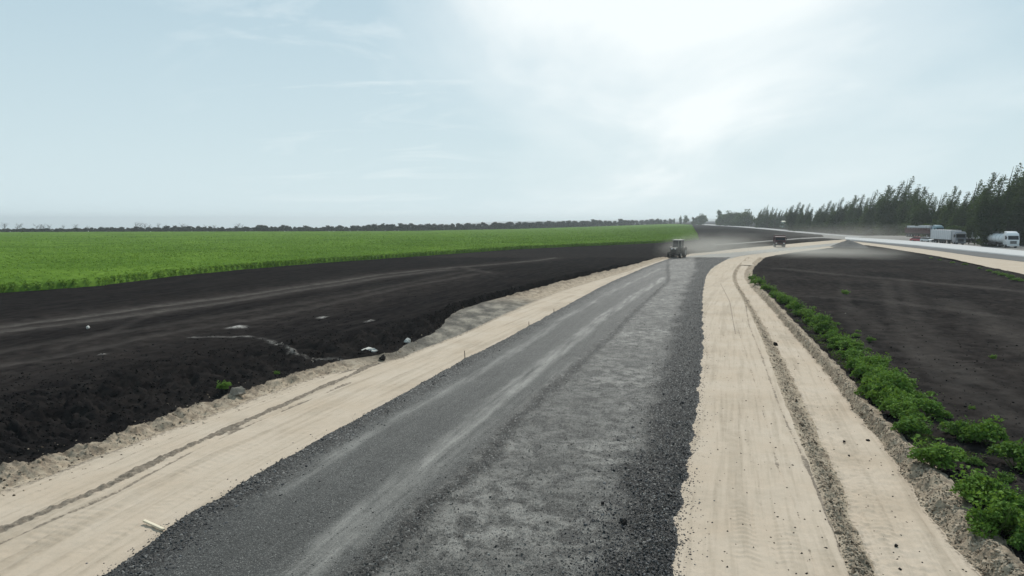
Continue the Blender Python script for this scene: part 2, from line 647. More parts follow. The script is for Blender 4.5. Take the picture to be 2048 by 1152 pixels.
# --- gravel layer thickness
dl = GX - cC[:, None]
dr = cD[:, None] - GX
ing = (K == 4)[None, :]
thick = 0.17 * (0.25 + 0.75 * fade(YR))[:, None]
lay = np.where(ing, thick * sst(0, 0.28, dl) * sst(0, 0.35, dr), 0)
step_pts = [(701, 1139), (834, 1006), (944, 924), (995, 855), (1068, 789), (1134, 737), (1203, 678), (1269, 615), (1330, 562)]
W = np.array([P(a, b, 0.15) for a, b in step_pts])
qs = 1 / W[:, 1]
o = np.argsort(qs)
xs = np.interp(QR, qs[o], (W[:, 0] / W[:, 1])[o])
kk = ((W[0, 0] / W[0, 1]) - (W[2, 0] / W[2, 1])) / (qs[0] - qs[2])
xs = np.where(QR > qs.max(), W[0, 0] / W[0, 1] + (QR - qs[0]) * kk, xs) * YR
dstep = GX - xs[:, None] + 0.08 * fbm(GX, GY, 0.9, 4, 61)
right_lane = sst(-0.14, 0.16, dstep + 0.12 * fbm(GX, GY, 1.6, 4, 65))
lay = lay - np.where(ing, 0.035 * right_lane * fade(GY), 0) * sst(0, 0.3, dr)
stones = np.abs(perlin(GX * 14, GY * 14, 71)) + 0.6 * np.abs(perlin(GX * 27, GY * 27, 72))
rb_pts = [(1215, 1152), (1230, 1045), (1262, 897), (1290, 831), (1308, 775), (1322, 723), (1362, 595), (1388, 540)]
W2 = np.array([P(a, b, 0.15) for a, b in rb_pts])
q2 = 1 / W2[:, 1]
o2 = np.argsort(q2)
xb = np.interp(QR, q2[o2], (W2[:, 0] / W2[:, 1])[o2]) * YR
drb = GX - xb[:, None] + 0.34 * fbm(GX, GY, 0.45, 5, 62, 0.65)
loose_r = sst(-0.35, 0.6, drb)
loose_l = 1 - sst(0.5, 1.6, dl + 0.3 * fbm(GX, GY, 0.6, 4, 63))
loose_s = band(np.abs(dstep - 0.34) + 0.12 * fbm(GX, GY, 1.2, 4, 64), 0.24, 0.9) * 0.75
loose = np.clip(np.maximum(np.maximum(loose_r, 0.85 * loose_l), loose_s), 0, 1)
lay = lay + np.where(ing, (0.008 + 0.055 * loose + 0.045 * right_lane) * (stones - 0.35) * sst(0, 0.15, dl) * sst(0, 0.15, dr), 0)
GZ = GZ + lay

S1, _ = pdist([(520, 1230), (600, 1152), (700, 1055), (818, 952), (908, 879), (1012, 786), (1117, 706), (1203, 636), (1270, 592), (1330, 555)], 0.15)
S2, _ = pdist([(560, 985), (700, 895), (762, 855), (839, 810), (943, 754), (1065, 681), (1117, 643), (1220, 585), (1320, 537)], 0.15)
S3, _ = pdist([(720, 1090), (840, 975), (950, 880), (1060, 790), (1150, 715)], 0.15)
S4, _ = pdist([(1290, 900), (1330, 760), (1350, 650), (1370, 590)], 0.15)
dust = 1.1 * band(S1 + wob, 0.30, 0.75) + 0.55 * band(S2 + wob, 0.24, 0.8) + 0.35 * band(S3 + wob, 0.18, 0.8)
dust = dust + 0.16 * band(np.minimum(S1, S2) + wob, 1.3, 0.8) * (1 - right_lane) + 0.02
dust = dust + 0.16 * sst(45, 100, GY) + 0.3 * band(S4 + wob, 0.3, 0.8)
patch = right_lane * (1 - loose_r) * (1 - 0.8 * loose_s) * (0.55 + 0.45 * sst(-0.4, 0.4, fbm(GX, GY, 0.25, 3, 77)))
dust = dust + 0.10 * right_lane * (1 - loose_r)

# --- sand tracks
rut, _ = pdist([(-120, 1112), (0, 1062), (200, 980), (350, 905), (470, 852), (580, 805), (700, 752), (770, 717), (830, 692), (905, 668), (965, 645)], 0.0)
rut2, _ = pdist([(-100, 1128), (0, 1085), (230, 985), (400, 893), (520, 838), (640, 790), (700, 765)], 0.0)
tread, tal = pdist([(60, 1090), (200, 1020), (350, 948), (560, 860), (700, 795), (820, 735), (930, 680)], 0.0)
thin, _ = pdist([(0, 1010), (200, 935), (400, 850), (560, 790), (700, 740)], 0.0)
r1, _ = pdist([(1640, 1180), (1629, 1131), (1599, 1033), (1556, 934), (1534, 850), (1509, 761), (1484, 682), (1470, 640)], 0.0)
r2, _ = pdist([(1700, 1152), (1650, 1010), (1585, 870), (1558, 810), (1522, 708), (1499, 652), (1489, 599), (1470, 570)], 0.0)
r3, _ = pdist([(1471, 668), (1459, 602), (1440, 565)], 0.0)
r4, _ = pdist([(1560, 1152), (1520, 1000), (1495, 880), (1470, 780), (1450, 700)], 0.0)
w2 = wob * 0.6
dirt = 1.0 * band(rut + w2, 0.15, 0.6) + 0.62 * band(rut2 + w2, 0.07, 0.8) + 0.45 * band(thin + w2, 0.05, 0.8)
dirt = dirt + 0.5 * band(r1 + w2 * 0.8, 0.028, 0.9) + 0.55 * band(r2 + w2 * 0.8, 0.05, 0.9) + 0.6 * band(r3, 0.05, 0.9) + 0.35 * band(r4 + w2, 0.06, 0.9)
ticks = band(tread + w2, 0.42, 0.3) * (np.sin(tal * 2 * np.pi / 0.24 + tread * 3) > 0.2) * (fbm(GX, GY, 0.35, 3, 83) > -0.15)
GZ = GZ - 0.010 * ticks + 0.05 * band(rut + w2, 0.16, 0.6) * (0.6 + n2) - 0.03 * band(rut2, 0.07, 0.8)
GZ = GZ - 0.02 * band(r1 + w2 * 0.8, 0.04, 0.9) - 0.03 * band(r2 + w2 * 0.8, 0.06, 0.9)
for ln, wd in ((r4, 0.35), (thin, 0.4), (tread, 0.5)):
    GZ = GZ - 0.012 * band(ln + wob, wd, 0.4)
streak = np.zeros(GX.shape)
for kk_, ref in ((3, cC), (5, cD), (7, cF)):
    ks_ = np.hanning(141)
    lat = GX - np.convolve(np.pad(ref, 70, mode='reflect', reflect_type='odd'), ks_ / ks_.sum(), 'valid')[:, None]
    f1 = fbm(lat * 1.7, GY * 0.09, 1.0, 5, 120 + kk_, 0.62)
    f2 = fbm(lat * 6.0, GY * 0.20, 1.0, 4, 130 + kk_, 0.6)
    f3 = fbm(GX, GY, 0.35, 4, 140 + kk_)
    here = (K == kk_)[None, :]
    streak = streak + np.where(here, np.clip(0.55 * sst(0.05, 0.7, f1) + 0.45 * sst(0.15, 0.8, f2) + 0.35 * sst(0.1, 0.8, f3), 0, 1), 0)
    side = np.sin(np.pi * U)[None, :] ** 0.5
    GZ = GZ + np.where(here, side * (0.030 * f1 + 0.014 * f2), 0)
# lug prints of heavy tyres, in short runs
for (pts_, ph_) in (([(1500, 1150), (1478, 980), (1462, 860), (1450, 760), (1440, 660)], 0.0), ([(1590, 1150), (1560, 1000), (1530, 880), (1505, 780)], 0.4), ([(1830, 1150), (1760, 1000), (1700, 880), (1650, 790)], 0.2), ([(100, 1150), (280, 1040), (470, 940), (660, 840), (800, 770), (950, 690)], 0.7)):
    dd_, aa_ = pdist(pts_, 0.0)
    lug = band(dd_ + wob * 0.4, 0.24, 0.25) * (np.sin(aa_ * 2 * np.pi / 0.21 + dd_ * 9 + ph_) > 0.0) * sst(-0.25, 0.15, fbm(GX, GY, 0.4, 3, 150))
    GZ = GZ - 0.009 * lug
    streak = np.clip(streak + 0.20 * lug, 0, 1)
grit = np.where((K == 3)[None, :], 1 - sst(0.1, 0.5, cC[:, None] - GX), 0) + np.where((K == 5)[None, :], 1 - sst(0.15, 0.75, GX - cD[:, None]), 0)
grit = np.clip(grit, 0, 1) * 0.9
# dirt at the sand's edges
dirt = dirt + np.where((K == 3)[None, :], 0.55 * (1 - sst(0.0, 0.6, GX - cB2[:, None])), 0)
dirt = dirt + np.where((K == 5)[None, :], 0.35 * (1 - sst(0.0, 0.15, cE[:, None] - GX)), 0)
dirt = dirt + np.where((K == 7)[None, :], 0.45 * (1 - sst(0.0, 0.35, GX - cF[:, None])) + 0.5 * (1 - sst(0, 0.3, cG[:, None] - GX)), 0)
dirt = np.clip(dirt, 0, 1)

# --- soil tracks
z7 = 0.7
t1, _ = pdist([(-60, 664), (0, 654), (150, 637), (300, 615), (480, 592), (600, 574), (760, 550), (900, 533), (1024, 518), (1140, 504), (1200, 499), (1250, 495), (1330, 491)], z7)
t1b, _ = pdist([(-60, 676), (0, 664), (150, 647), (300, 626), (480, 600), (600, 581), (760, 556), (900, 538)], z7)
t2, _ = pdist([(-40, 742), (0, 735), (150, 706), (350, 665), (500, 641), (640, 613), (800, 577), (960, 547)], z7)
t2b, _ = pdist([(0, 705), (120, 683), (300, 655), (470, 628), (640, 602), (780, 574), (930, 543), (960, 535)], z7)
t3, _ = pdist([(110, 700), (230, 660), (330, 618)], z7)
t4, _ = pdist([(930, 532), (950, 540), (985, 545)], z7)
sd = 0.46 * band(t1 + 1.6 * wob, 0.42, 0.85) + 0.34 * band(t1b + 1.6 * wob, 0.5, 0.85) + 0.24 * band(t2 + 1.8 * wob, 0.4, 0.9) + 0.16 * band(t2b + 1.8 * wob, 0.45, 0.9) + 0.16 * band(np.minimum(t1, t1b) + wob * 3, 1.3, 0.9) + 0.16 * band(t3 + wob, 0.25, 0.8) + 0.4 * band(t4 + wob, 0.35, 0.8)
for ln, wd in ((t1, 0.35), (t1b, 0.35), (t2, 0.3), (t2b, 0.3)):
    GZ = GZ - 0.05 * band(ln + wob, wd, 0.5)
brown = 0.6 * band(np.minimum(t1, t2) + wob * 3, 3.0, 0.9) * (0.6 + 0.5 * sst(-0.4, 0.4, fbm(GX, GY, 0.5, 4, 95)))
q1, _ = pdist([(1560, 537), (1700, 550), (1850, 563), (2060, 584)], 0.0)
q2_, _ = pdist([(1600, 590), (1760, 600), (2060, 640)], 0.0)
q3, _ = pdist([(1700, 610), (1800, 690), (1950, 760)], 0.0)
isr = (K == 10)[None, :]
q4, _ = pdist([(1770, 560), (1795, 640), (1850, 720), (1960, 800), (2060, 850)], 0.0)
q5, _ = pdist([(1806, 560), (1835, 640), (1900, 715), (2040, 800)], 0.0)
q6, _ = pdist([(1690, 560), (1690, 620), (1730, 690), (1800, 760)], 0.0)
q7, _ = pdist([(1900, 600), (1980, 640), (2060, 700)], 0.0)
sd = sd + np.where(isr, 0.17 * band(q4 + wob * 2, 0.5, 0.9) + 0.15 * band(q5 + wob * 2, 0.5, 0.9) + 0.12 * band(q6 + wob * 2, 0.4, 0.9) + 0.2 * band(q7 + wob * 3, 1.0, 0.9), 0)
sd = sd + np.where(isr, 0.30 * band(q1 + wob * 3, 0.8, 0.8) + 0.20 * band(q2_ + wob * 3, 0.7, 0.8) + 0.12 * band(q3 + wob * 2, 0.5, 0.8), 0)
brown = brown + np.where(isr, 0.50 + 0.45 * fbm(GX, GY, 0.12, 3, 91) + 0.35 * fbm(GX, GY, 0.9, 4, 92), 0)
brown = np.clip(brown, 0, 1)
sp, _ = pdist([(385, 677, 0.72), (480, 674, 0.72), (520, 677, 0.68), (545, 690, 0.6), (580, 707, 0.45), (612, 716, 0.36), (690, 716, 0.3)], 0.55)
chalk = 0.6 * band(sp + wob * 0.5, 0.085, 0.8) * (0.45 + 0.55 * sst(-0.25, 0.25, fbm(GX, GY, 1.1, 3, 99)))
for (a, b, w, h) in ((475, 657, 17, 3.2), (645, 637, 7, 2), (207, 711, 8, 1.2), (740, 643, 5, 2)):
    c0 = P(a, b, 0.72)
    c1 = P(a + w, b, 0.72)
    c2 = P(a, b - h, 0.72)
    rx, ry = c1[0] - c0[0], c2[1] - c0[1]
    rr = np.hypot((GX - c0[0]) / rx, (GY - c0[1]) / ry)
    chalk = np.maximum(chalk, 1 - sst(0.5, 1.2, rr + 3 * wob))
    GZ = GZ + 0.08 * (1 - sst(0.3, 1.2, rr))
chalk = np.clip(chalk, 0, 1)
GZ = GZ + 0.015 * band(sp, 0.15, 0.8)
soil_edge = np.where((K == 0)[None, :] | (K == 1)[None, :], 0, 0)
sd = np.clip(sd, 0, 1) + soil_edge
mud = np.where((K == 2)[None, :], 1 - sst(0, 1, np.abs((GY - 43) / 14) ** 4), 0) * sst(24, 32, GY)
bd = np.where((K == 2)[None, :], 0.55 * (1 - U)[None, :] ** 2, 0) + np.where((K == 6)[None, :], 0.20 * np.sin(np.pi * U)[None, :] ** 2, 0)
bd = bd + np.where((K == 8)[None, :], 0.02 + 0.16 * sst(20, 45, GY), 0) + np.where((K == 9)[None, :], 0.05 + 0.95 * U[None, :] ** 3, 0)
bd = bd * (0.55 + 0.9 * sst(-0.5, 0.5, fbm(GX, GY, 0.5, 4, 97)))
bd = np.clip(bd, 0, 1)


def cut(name, k0, k1, mat, attrs, label, cat):
    a = int(np.argmax(K == k0))
    b = a + sum(SEG[k0:k1 + 1]) + 1
    me = grid_mesh(name, GX[:, a:b], GY[:, a:b], GZ[:, a:b], True, {k: v[:, a:b] for k, v in attrs.items()})
    o = add(name, me, mat)
    return tag(o, label, cat, None, 'structure')


soil_at = {'dust': sd, 'brown': brown, 'chalk': chalk}
sand_at = {'dirt': dirt, 'grit': grit, 'streak': streak * 0.75}
bank_at = {'dirt': bd, 'mud': mud}
cut('soil_field', 0, 1, SOIL, soil_at, 'black bare soil strip with pale wheel tracks below the green crop', 'soil')
cut('clay_bank', 2, 2, CLAY, bank_at, 'lumpy grey clay edge between black soil and pale sand', 'bank')
cut('sand_track', 3, 3, SAND, sand_at, 'pale sand shoulder with a dark rut along the black soil', 'sand track')
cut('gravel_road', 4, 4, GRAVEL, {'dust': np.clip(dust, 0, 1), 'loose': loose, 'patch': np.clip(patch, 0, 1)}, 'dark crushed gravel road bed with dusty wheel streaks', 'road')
cut('sand_track', 5, 5, SAND, sand_at, 'smooth pale sand shoulder between gravel road and rough dirt ridge', 'sand track')
cut('dirt_berm', 6, 6, CLAY, bank_at, 'rough ridge of dark clods stepping down to the sand ditch', 'berm')
cut('sand_ditch', 7, 7, SAND, sand_at, 'lower pale sand ditch beside the row of green bushes', 'ditch')
cut('clay_bank', 8, 9, CLAY, bank_at, 'crumbly brown clay bank below the green bushes', 'bank')
cut('soil_field', 10, 10, SOIL, soil_at, 'dark brown bare soil field beyond the green bushes', 'soil')


def zat(x, y):
    """height of the earthworks at a point"""
    j = int(np.argmin(np.abs(YR - y)))
    return float(np.interp(x, GX[j], GZ[j]))


# ------------------------------------------------------------------ base ground
def base_z(X, Y):
    z = np.full(np.shape(X), -0.05)
    road = 0.30 * Y - 6
    z = np.where(Y < 118, -0.25, z)
    inner = (np.abs(X - road - 8) < 22) & (Y < 112)
    z = np.where(inner, -1.3, z)
    dip = 5.0 * sst(150, 480, Y) * sst(12, 130, 0.27 * Y - X)
    far = sst(0.06, -0.20, np.clip(X / np.maximum(Y, 1.0), -2, 2)) * np.maximum(0, Y - 560) * 0.0168
    return z - dip - far


gx = np.concatenate([-np.geomspace(8600, 130, 50), np.arange(-126, 262, 3.0), np.geomspace(270, 8600, 50)])
gy = np.concatenate([np.arange(-40, 240, 3.0), np.geomspace(243, 9000, 120)])
BXg, BYg = np.meshgrid(gx, gy)
BZg = base_z(BXg, BYg)
zz = np.zeros_like(BXg)
far_brown = 0.25 + 0.3 * fbm(BXg, BYg, 0.02, 3, 5)
o = add('ground', grid_mesh('ground', BXg, BYg, BZg, True, {'dust': zz + 0.03, 'brown': np.clip(far_brown, 0, 1), 'chalk': zz}), SOIL)
tag(o, 'open black farmland reaching the horizon', 'ground', None, 'structure')

# ------------------------------------------------------------------ far roads (sheets on the ground)
def rs(pts, n):
    pts = np.array(pts, float)
    d = np.concatenate([[0], np.cumsum(np.hypot(*(np.diff(pts, axis=0).T)))])
    t = np.linspace(0, d[-1], n)
    return np.stack([np.interp(t, d, pts[:, i]) for i in range(pts.shape[1])], 1)


def strip(name, up, lo, z, mat, label, cat, n=160, m=14, wav=0.25, thick=0.0, attrs=None):
    """ruled ground sheet between two photo polylines"""
    a = rs([P(x, y, z)[:2] for x, y in up], n)
    b = rs([P(x, y, z)[:2] for x, y in lo], n)
    a = a + wav * np.stack([fbm(a[:, 0], a[:, 1], 0.2, 3, 3), fbm(a[:, 0], a[:, 1], 0.2, 3, 4)], 1)
    b = b + wav * np.stack([fbm(b[:, 0], b[:, 1], 0.2, 3, 5), fbm(b[:, 0], b[:, 1], 0.2, 3, 6)], 1)
    t = np.linspace(0, 1, m)[None, :]
    X = a[:, :1] * (1 - t) + b[:, :1] * t
    Y = a[:, 1:] * (1 - t) + b[:, 1:] * t
    Z = np.full(X.shape, z)
    if thick > 0:                       # a raised slab with real sides
        X = np.concatenate([X[:, :1], X, X[:, -1:]], 1)
        Y = np.concatenate([Y[:, :1], Y, Y[:, -1:]], 1)
        Z = np.concatenate([Z[:, :1] - thick, Z, Z[:, -1:] - thick], 1)
    at = {k: np.full(X.shape, v) for k, v in (attrs or {}).items()}
    return tag(add(name, grid_mesh(name, X, Y, Z, thick == 0, at), mat), label, cat, None, 'structure')


RDIR = Vector((0.209, 0.978, 0)).normalized()
RROT = -math.atan2(RDIR.x, RDIR.y)
CONC = mat_road('pale concrete', (0.40, 0.40, 0.395), (0.50, 0.50, 0.495), 0.3, RROT)
ASPH = mat_road('worn grey asphalt', (0.075, 0.074, 0.073), (0.12, 0.118, 0.115), 0.3, RROT)
DUSTY = mat_road('dusty grey gravel', (0.20, 0.192, 0.175), (0.32, 0.305, 0.275), 0.25, R(-60))
LOT = mat_road('grey brown gravel lot', (0.13, 0.122, 0.112), (0.24, 0.228, 0.21), 0.12, RROT)
PALE = mat_road('pale old road', (0.25, 0.25, 0.25), (0.36, 0.355, 0.345), 0.2, R(-30))

strip('gravel_lot', [(2300, 486), (2048, 480), (1930, 478), (1850, 474), (1790, 472), (1740, 472), (1680, 469), (1640, 466)],
      [(2300, 530), (2048, 503), (1930, 491), (1860, 486), (1800, 482), (1750, 481), (1700, 480), (1650, 476)],
      -0.02, LOT, 'grey dusty lot where the trucks are parked below the poplars', 'lot')
strip('sand_verge', [(2500, 572), (2048, 522), (1960, 512), (1900, 504), (1840, 496), (1780, 490), (1735, 485), (1700, 481)],
      [(2500, 622), (2048, 549), (1960, 530), (1880, 513), (1800, 500), (1740, 491), (1712, 489), (1690, 486)],
      0.02, SAND, 'pale sand strip along the near side of the far asphalt road', 'sand verge', attrs={'dirt': 0.12, 'grit': 0.0, 'streak': 0.15})
strip('asphalt_road', [(2500, 556), (2048, 512), (1960, 503), (1900, 497), (1840, 491), (1780, 486), (1735, 482), (1705, 479)],
      [(2500, 574), (2048, 523.5), (1960, 513.5), (1900, 505), (1840, 497), (1780, 490.5), (1735, 485.5), (1700, 482)],
      0.05, ASPH, 'grey asphalt strip between the sand verge and the white concrete road', 'road', wav=0.1)
strip('concrete_road', [(2500, 535), (2048, 501.5), (2000, 497), (1930, 490), (1860, 484.5), (1790, 479.5), (1740, 476.5), (1690, 474)],
      [(2500, 555), (2048, 511.5), (1960, 502.5), (1900, 496.5), (1840, 490.5), (1780, 485.5), (1735, 481.5), (1690, 477.5)],
      0.30, CONC, 'bright white new concrete road in front of the parked trucks', 'road', thick=0.3, wav=0.05)
strip('sand_flat', [(1318, 522), (1345, 516), (1385, 507), (1426, 503.5), (1475, 497.5), (1543, 491.5), (1611, 485), (1660, 481), (1720, 477)],
      [(1508, 531), (1506, 524), (1513, 520), (1526, 516), (1548, 511), (1580, 506), (1625, 500), (1665, 495), (1735, 486)],
      -0.01, SAND, 'pale dusty sand where the road bends away past the gravel heap', 'sand', attrs={'dirt': 0.15, 'grit': 0.0, 'streak': 0.2})
strip('dusty_road', [(1330, 520), (1345, 517), (1390, 511), (1440, 507), (1500, 502), (1550, 497.5), (1600, 493), (1650, 488), (1690, 484)],
      [(1428, 533), (1440, 524), (1460, 516.5), (1490, 510.5), (1525, 506), (1565, 501.5), (1612, 497), (1660, 492), (1700, 488)],
      0.015, DUSTY, 'dusty grey gravel road bending away behind the machines', 'road')
strip('old_road', [(1385, 446.8), (1460, 450.5), (1520, 455), (1580, 460.5), (1640, 466), (1700, 471.5), (1760, 475.5)],
      [(1395, 449.2), (1470, 453.5), (1540, 459.5), (1600, 465.5), (1660, 470.5), (1720, 475.5), (1790, 479)],
      0.03, PALE, 'pale old road running along the foot of the poplars', 'road')
strip('soil_path', [(1430, 489), (1500, 484), (1600, 476), (1660, 473)], [(1430, 490.5), (1500, 486), (1600, 478), (1660, 475)],
      0.0, LOT, 'faint pale track crossing the black field behind the machines', 'track', wav=0.5)

# ------------------------------------------------------------------ hills
hx = np.linspace(-8000, 8000, 300)
HX, HT = np.meshgrid(hx, np.linspace(0, 1, 14))
hpx = 1024 + hx / 7400 * F
hrow = np.interp(hpx, [0, 700, 860, 1000, 1150, 1340, 1500, 2048], [470, 470, 449.5, 442.5, 440.5, 438, 437, 438])
ridge = 6.5 - (hrow - 440) / F * 7400 + 3.0 * fbm(hx, hx * 0, 0.0012, 4, 9) + 1.6 * fbm(hx, hx * 0, 0.009, 3, 19)
HY = 6900 + HT * 1000
HZ = -180 + (ridge[None, :] + 180) * np.sin(np.pi * HT) ** 0.25
HILL = mat_road('far wooded hill', (0.03, 0.045, 0.025), (0.05, 0.065, 0.035), 0.02, 0.0)
tag(add('hills', grid_mesh('hills', HX, HY, HZ), HILL), 'low hazy wooded hills on the horizon', 'hills', None, 'structure')


# ------------------------------------------------------------------ leaves
def leaf_quads(C, size, seed=0, updir=0.3, aspect=0.6, N=None):
    """one small folded quad per centre"""
    r = np.random.default_rng(seed)
    n = len(C)
    d = r.normal(size=(n, 3))
    if N is not None:
        d = d * 0.8 + N
    d[:, 2] += updir
    d /= np.linalg.norm(d, axis=1)[:, None]
    a = r.normal(size=(n, 3))
    t = np.cross(d, a)
    t /= np.linalg.norm(t, axis=1)[:, None] + 1e-9
    b = np.cross(d, t)
    s = (size if np.ndim(size) else np.full(n, size)) * r.uniform(0.6, 1.35, n)
    t = t * s[:, None]
    b = b * (s * aspect)[:, None]
    V = np.stack([C - t, C - b * 0.9 + t * 0.1 + d * (s * 0.15)[:, None], C + t, C + b * 0.9 + t * 0.1 + d * (s * 0.15)[:, None]], 1).reshape(-1, 3)
    Q = np.arange(n * 4).reshape(n, 4)
    return V, Q


def leaf_mesh(name, C, size, seed=0, tint=None, **kw):
    V, Q = leaf_quads(np.asarray(C), size, seed, **kw)
    if tint is None:
        tint = np.random.default_rng(seed + 1).uniform(0, 1, len(Q))
    return np_mesh(name, V, Q, False, {'tint': ('FACE', np.clip(tint, 0, 1))})


CROP = mat_leaf('crop leaf', (0.076, 0.145, 0.024), (0.130, 0.228, 0.034), (0.195, 0.315, 0.055), 0.30, 0.05)
CANOPY = mat_leaf('crop canopy', (0.052, 0.102, 0.017), (0.084, 0.150, 0.023), (0.122, 0.202, 0.033), 0.0, 0.0)  # darker copy of the leaf greens: the canopy's self-shading is put into the colour
BUSH = mat_leaf('bush leaf', (0.048, 0.112, 0.018), (0.095, 0.200, 0.032), (0.165, 0.290, 0.062), 0.36, 0.15, 0.4)
POPL = mat_leaf('poplar leaf', (0.014, 0.031, 0.013), (0.031, 0.058, 0.020), (0.070, 0.108, 0.036), 0.24, 0.05, 0.4)
DULL = mat_leaf('dull far foliage', (0.018, 0.028, 0.018), (0.03, 0.042, 0.024), (0.048, 0.058, 0.034), 0.12)
BARK = mat_plain('grey bark', (0.075, 0.066, 0.055), 0.95, 0.1, 0.5, 2.0, dirtamt=0)
STEM = mat_plain('green stem', (0.07, 0.11, 0.03), 0.8, 0.2, 0.4, 6.0, dirtamt=0)

# ------------------------------------------------------------------ crop field
near = [(-700, 690), (-300, 622), (0, 586), (200, 572), (350, 552), (500, 538), (640, 526), (760, 518), (900, 508), (1024, 499), (1150, 493), (1250, 489), (1330, 485), (1395, 480)]
zn = []
NP_ = []
for px, py in near:
    z = 0.7
    for _ in range(6):
        w = P(px, py, z)
        z = 0.7 * float(fade(w[1]))
    NP_.append(w)
for px, py, Yd in ((1393, 470, 0), (1388, 462, 0), (1386, 456, 0)):
    NP_.append(P(px, py, 0.0))
NP_ = np.array(NP_)
FARL = []
for px, py, D in ((-500, 465.5, 470), (0, 465, 480), (250, 464, 500), (500, 463.5, 520), (800, 462.5, 560), (1024, 458.5, 640), (1200, 453, 800), (1340, 448, 1000), (1384, 449.5, 940)):
    z = ZA(py, D)
    FARL.append((XA(px, D, z), D, z))
FARL = np.array(FARL)
NS, NTT = 620, 330
A_ = rs(NP_, NS)
# wobble along the crop edge
A_[:, 1] += 0.5 * fbm(A_[:, 0], A_[:, 1], 0.25, 4, 21)
fl = rs(FARL, 400)
# match near and far by bearing so that rows of the sheet run away from the road
bear_n = np.linspace(0, 1, NS)
fx = np.stack([np.interp(bear_n ** 0.8, np.linspace(0, 1, 400), fl[:, i]) for i in range(3)], 1)
tt = np.concatenate([np.linspace(0, 0.10, 190, endpoint=False), 0.10 * (1 / 0.10) ** np.linspace(0, 1, NTT - 190)])
TT = tt[None, :]
CX = A_[:, :1] * (1 - TT) + fx[:, :1] * TT
CY = A_[:, 1:2] * (1 - TT) + fx[:, 1:2] * TT
CZ = A_[:, 2:3] * (1 - TT) + fx[:, 2:3] * TT
dist = np.hypot(CX - A_[:, :1], CY - A_[:, 1:2])
hgt = 0.62 * sst(0.0, 0.5, dist) * (1 - 0.7 * sst(300, 600, CY))
CZ0 = CZ.copy()
row = np.abs(np.sin((CX * 0.955 - CY * 0.295) * math.pi / 0.7))
CZ = CZ + hgt * (0.80 + 0.24 * fbm(CX, CY, 1.1, 4, 33) + 0.16 * fbm(CX, CY, 0.12, 3, 35) + 0.08 * row)
tint = 0.5 + 0.35 * fbm(CX, CY, 0.05, 3, 37) + 0.30 * fbm(CX, CY, 0.9, 3, 39)
me = grid_mesh('crop_canopy', CX, CY, CZ, True)
tf = tint[:-1, :-1].ravel()
at = me.attributes.new('tint', 'FLOAT', 'FACE')
at.data.foreach_set('value', np.clip(tf, 0, 1).astype(np.float32))
# leaf sprays over the nearer part of the canopy
r = np.random.default_rng(5)
Cs, Sz = [], []
N_NEAR = 260000
si = r.uniform(0, 1, N_NEAR) ** 1.0 * (NS - 1)
# favour the part that lies nearest the camera, and the field's edge
ti = np.where(r.uniform(0, 1, N_NEAR) < 0.25, r.uniform(0, 1.0, N_NEAR), np.minimum(-55 * np.log(r.uniform(0.0005, 1, N_NEAR)), 380))
i0 = si.astype(int)
ax, ay, az = A_[i0, 0], A_[i0, 1], A_[i0, 2]
dx, dy = fx[i0, 0] - ax, fx[i0, 1] - ay
L = np.hypot(dx, dy)
px_, py_ = ax + dx / L * ti, ay + dy / L * ti
jit = r.normal(size=(N_NEAR, 2)) * 0.15
px_ += jit[:, 0]
py_ += jit[:, 1]
lump = fbm(px_, py_, 1.1, 4, 33)
zt = az + 0.62 * sst(0, 0.5, ti) * (0.8 + 0.24 * lump)
hz = np.where(ti < 0.9, r.uniform(0.02, 0.72, N_NEAR), 0.0)
zt = np.where(ti < 0.9, az + hz, zt + r.uniform(-0.06, 0.12, N_NEAR))
lv, lq = leaf_quads(np.stack([px_, py_, zt], 1), np.where(ti < 1.2, 0.10, 0.075) + 0.0005 * np.clip(py_ - 40, 0, 200), 12, updir=0.9)
ltint = np.clip(0.5 + 0.45 * lump + r.normal(size=N_NEAR) * 0.24 + 0.3 * fbm(px_, py_, 0.08, 3, 36), 0, 1)
nv = len(me.vertices)
bmv = np.empty(nv * 3, np.float32)
me.vertices.foreach_get('co', bmv)
Qc = np.empty(len(me.loops), np.int32)
me.loops.foreach_get('vertex_index', Qc)
V = np.concatenate([bmv.reshape(-1, 3), lv])
Q = np.concatenate([Qc.reshape(-1, 4), lq + nv])
bpy.data.meshes.remove(me)
me = np_mesh('crop_field', V, Q, False, {'tint': ('FACE', np.concatenate([np.clip(tf, 0, 1), ltint]))})
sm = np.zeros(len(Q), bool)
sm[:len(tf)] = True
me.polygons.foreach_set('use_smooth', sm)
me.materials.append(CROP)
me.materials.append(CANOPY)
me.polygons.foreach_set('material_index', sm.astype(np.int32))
tag(add('crop_field', me, CROP), 'bright green field of leafy young crop beyond the black soil', 'crop', None, 'stuff')


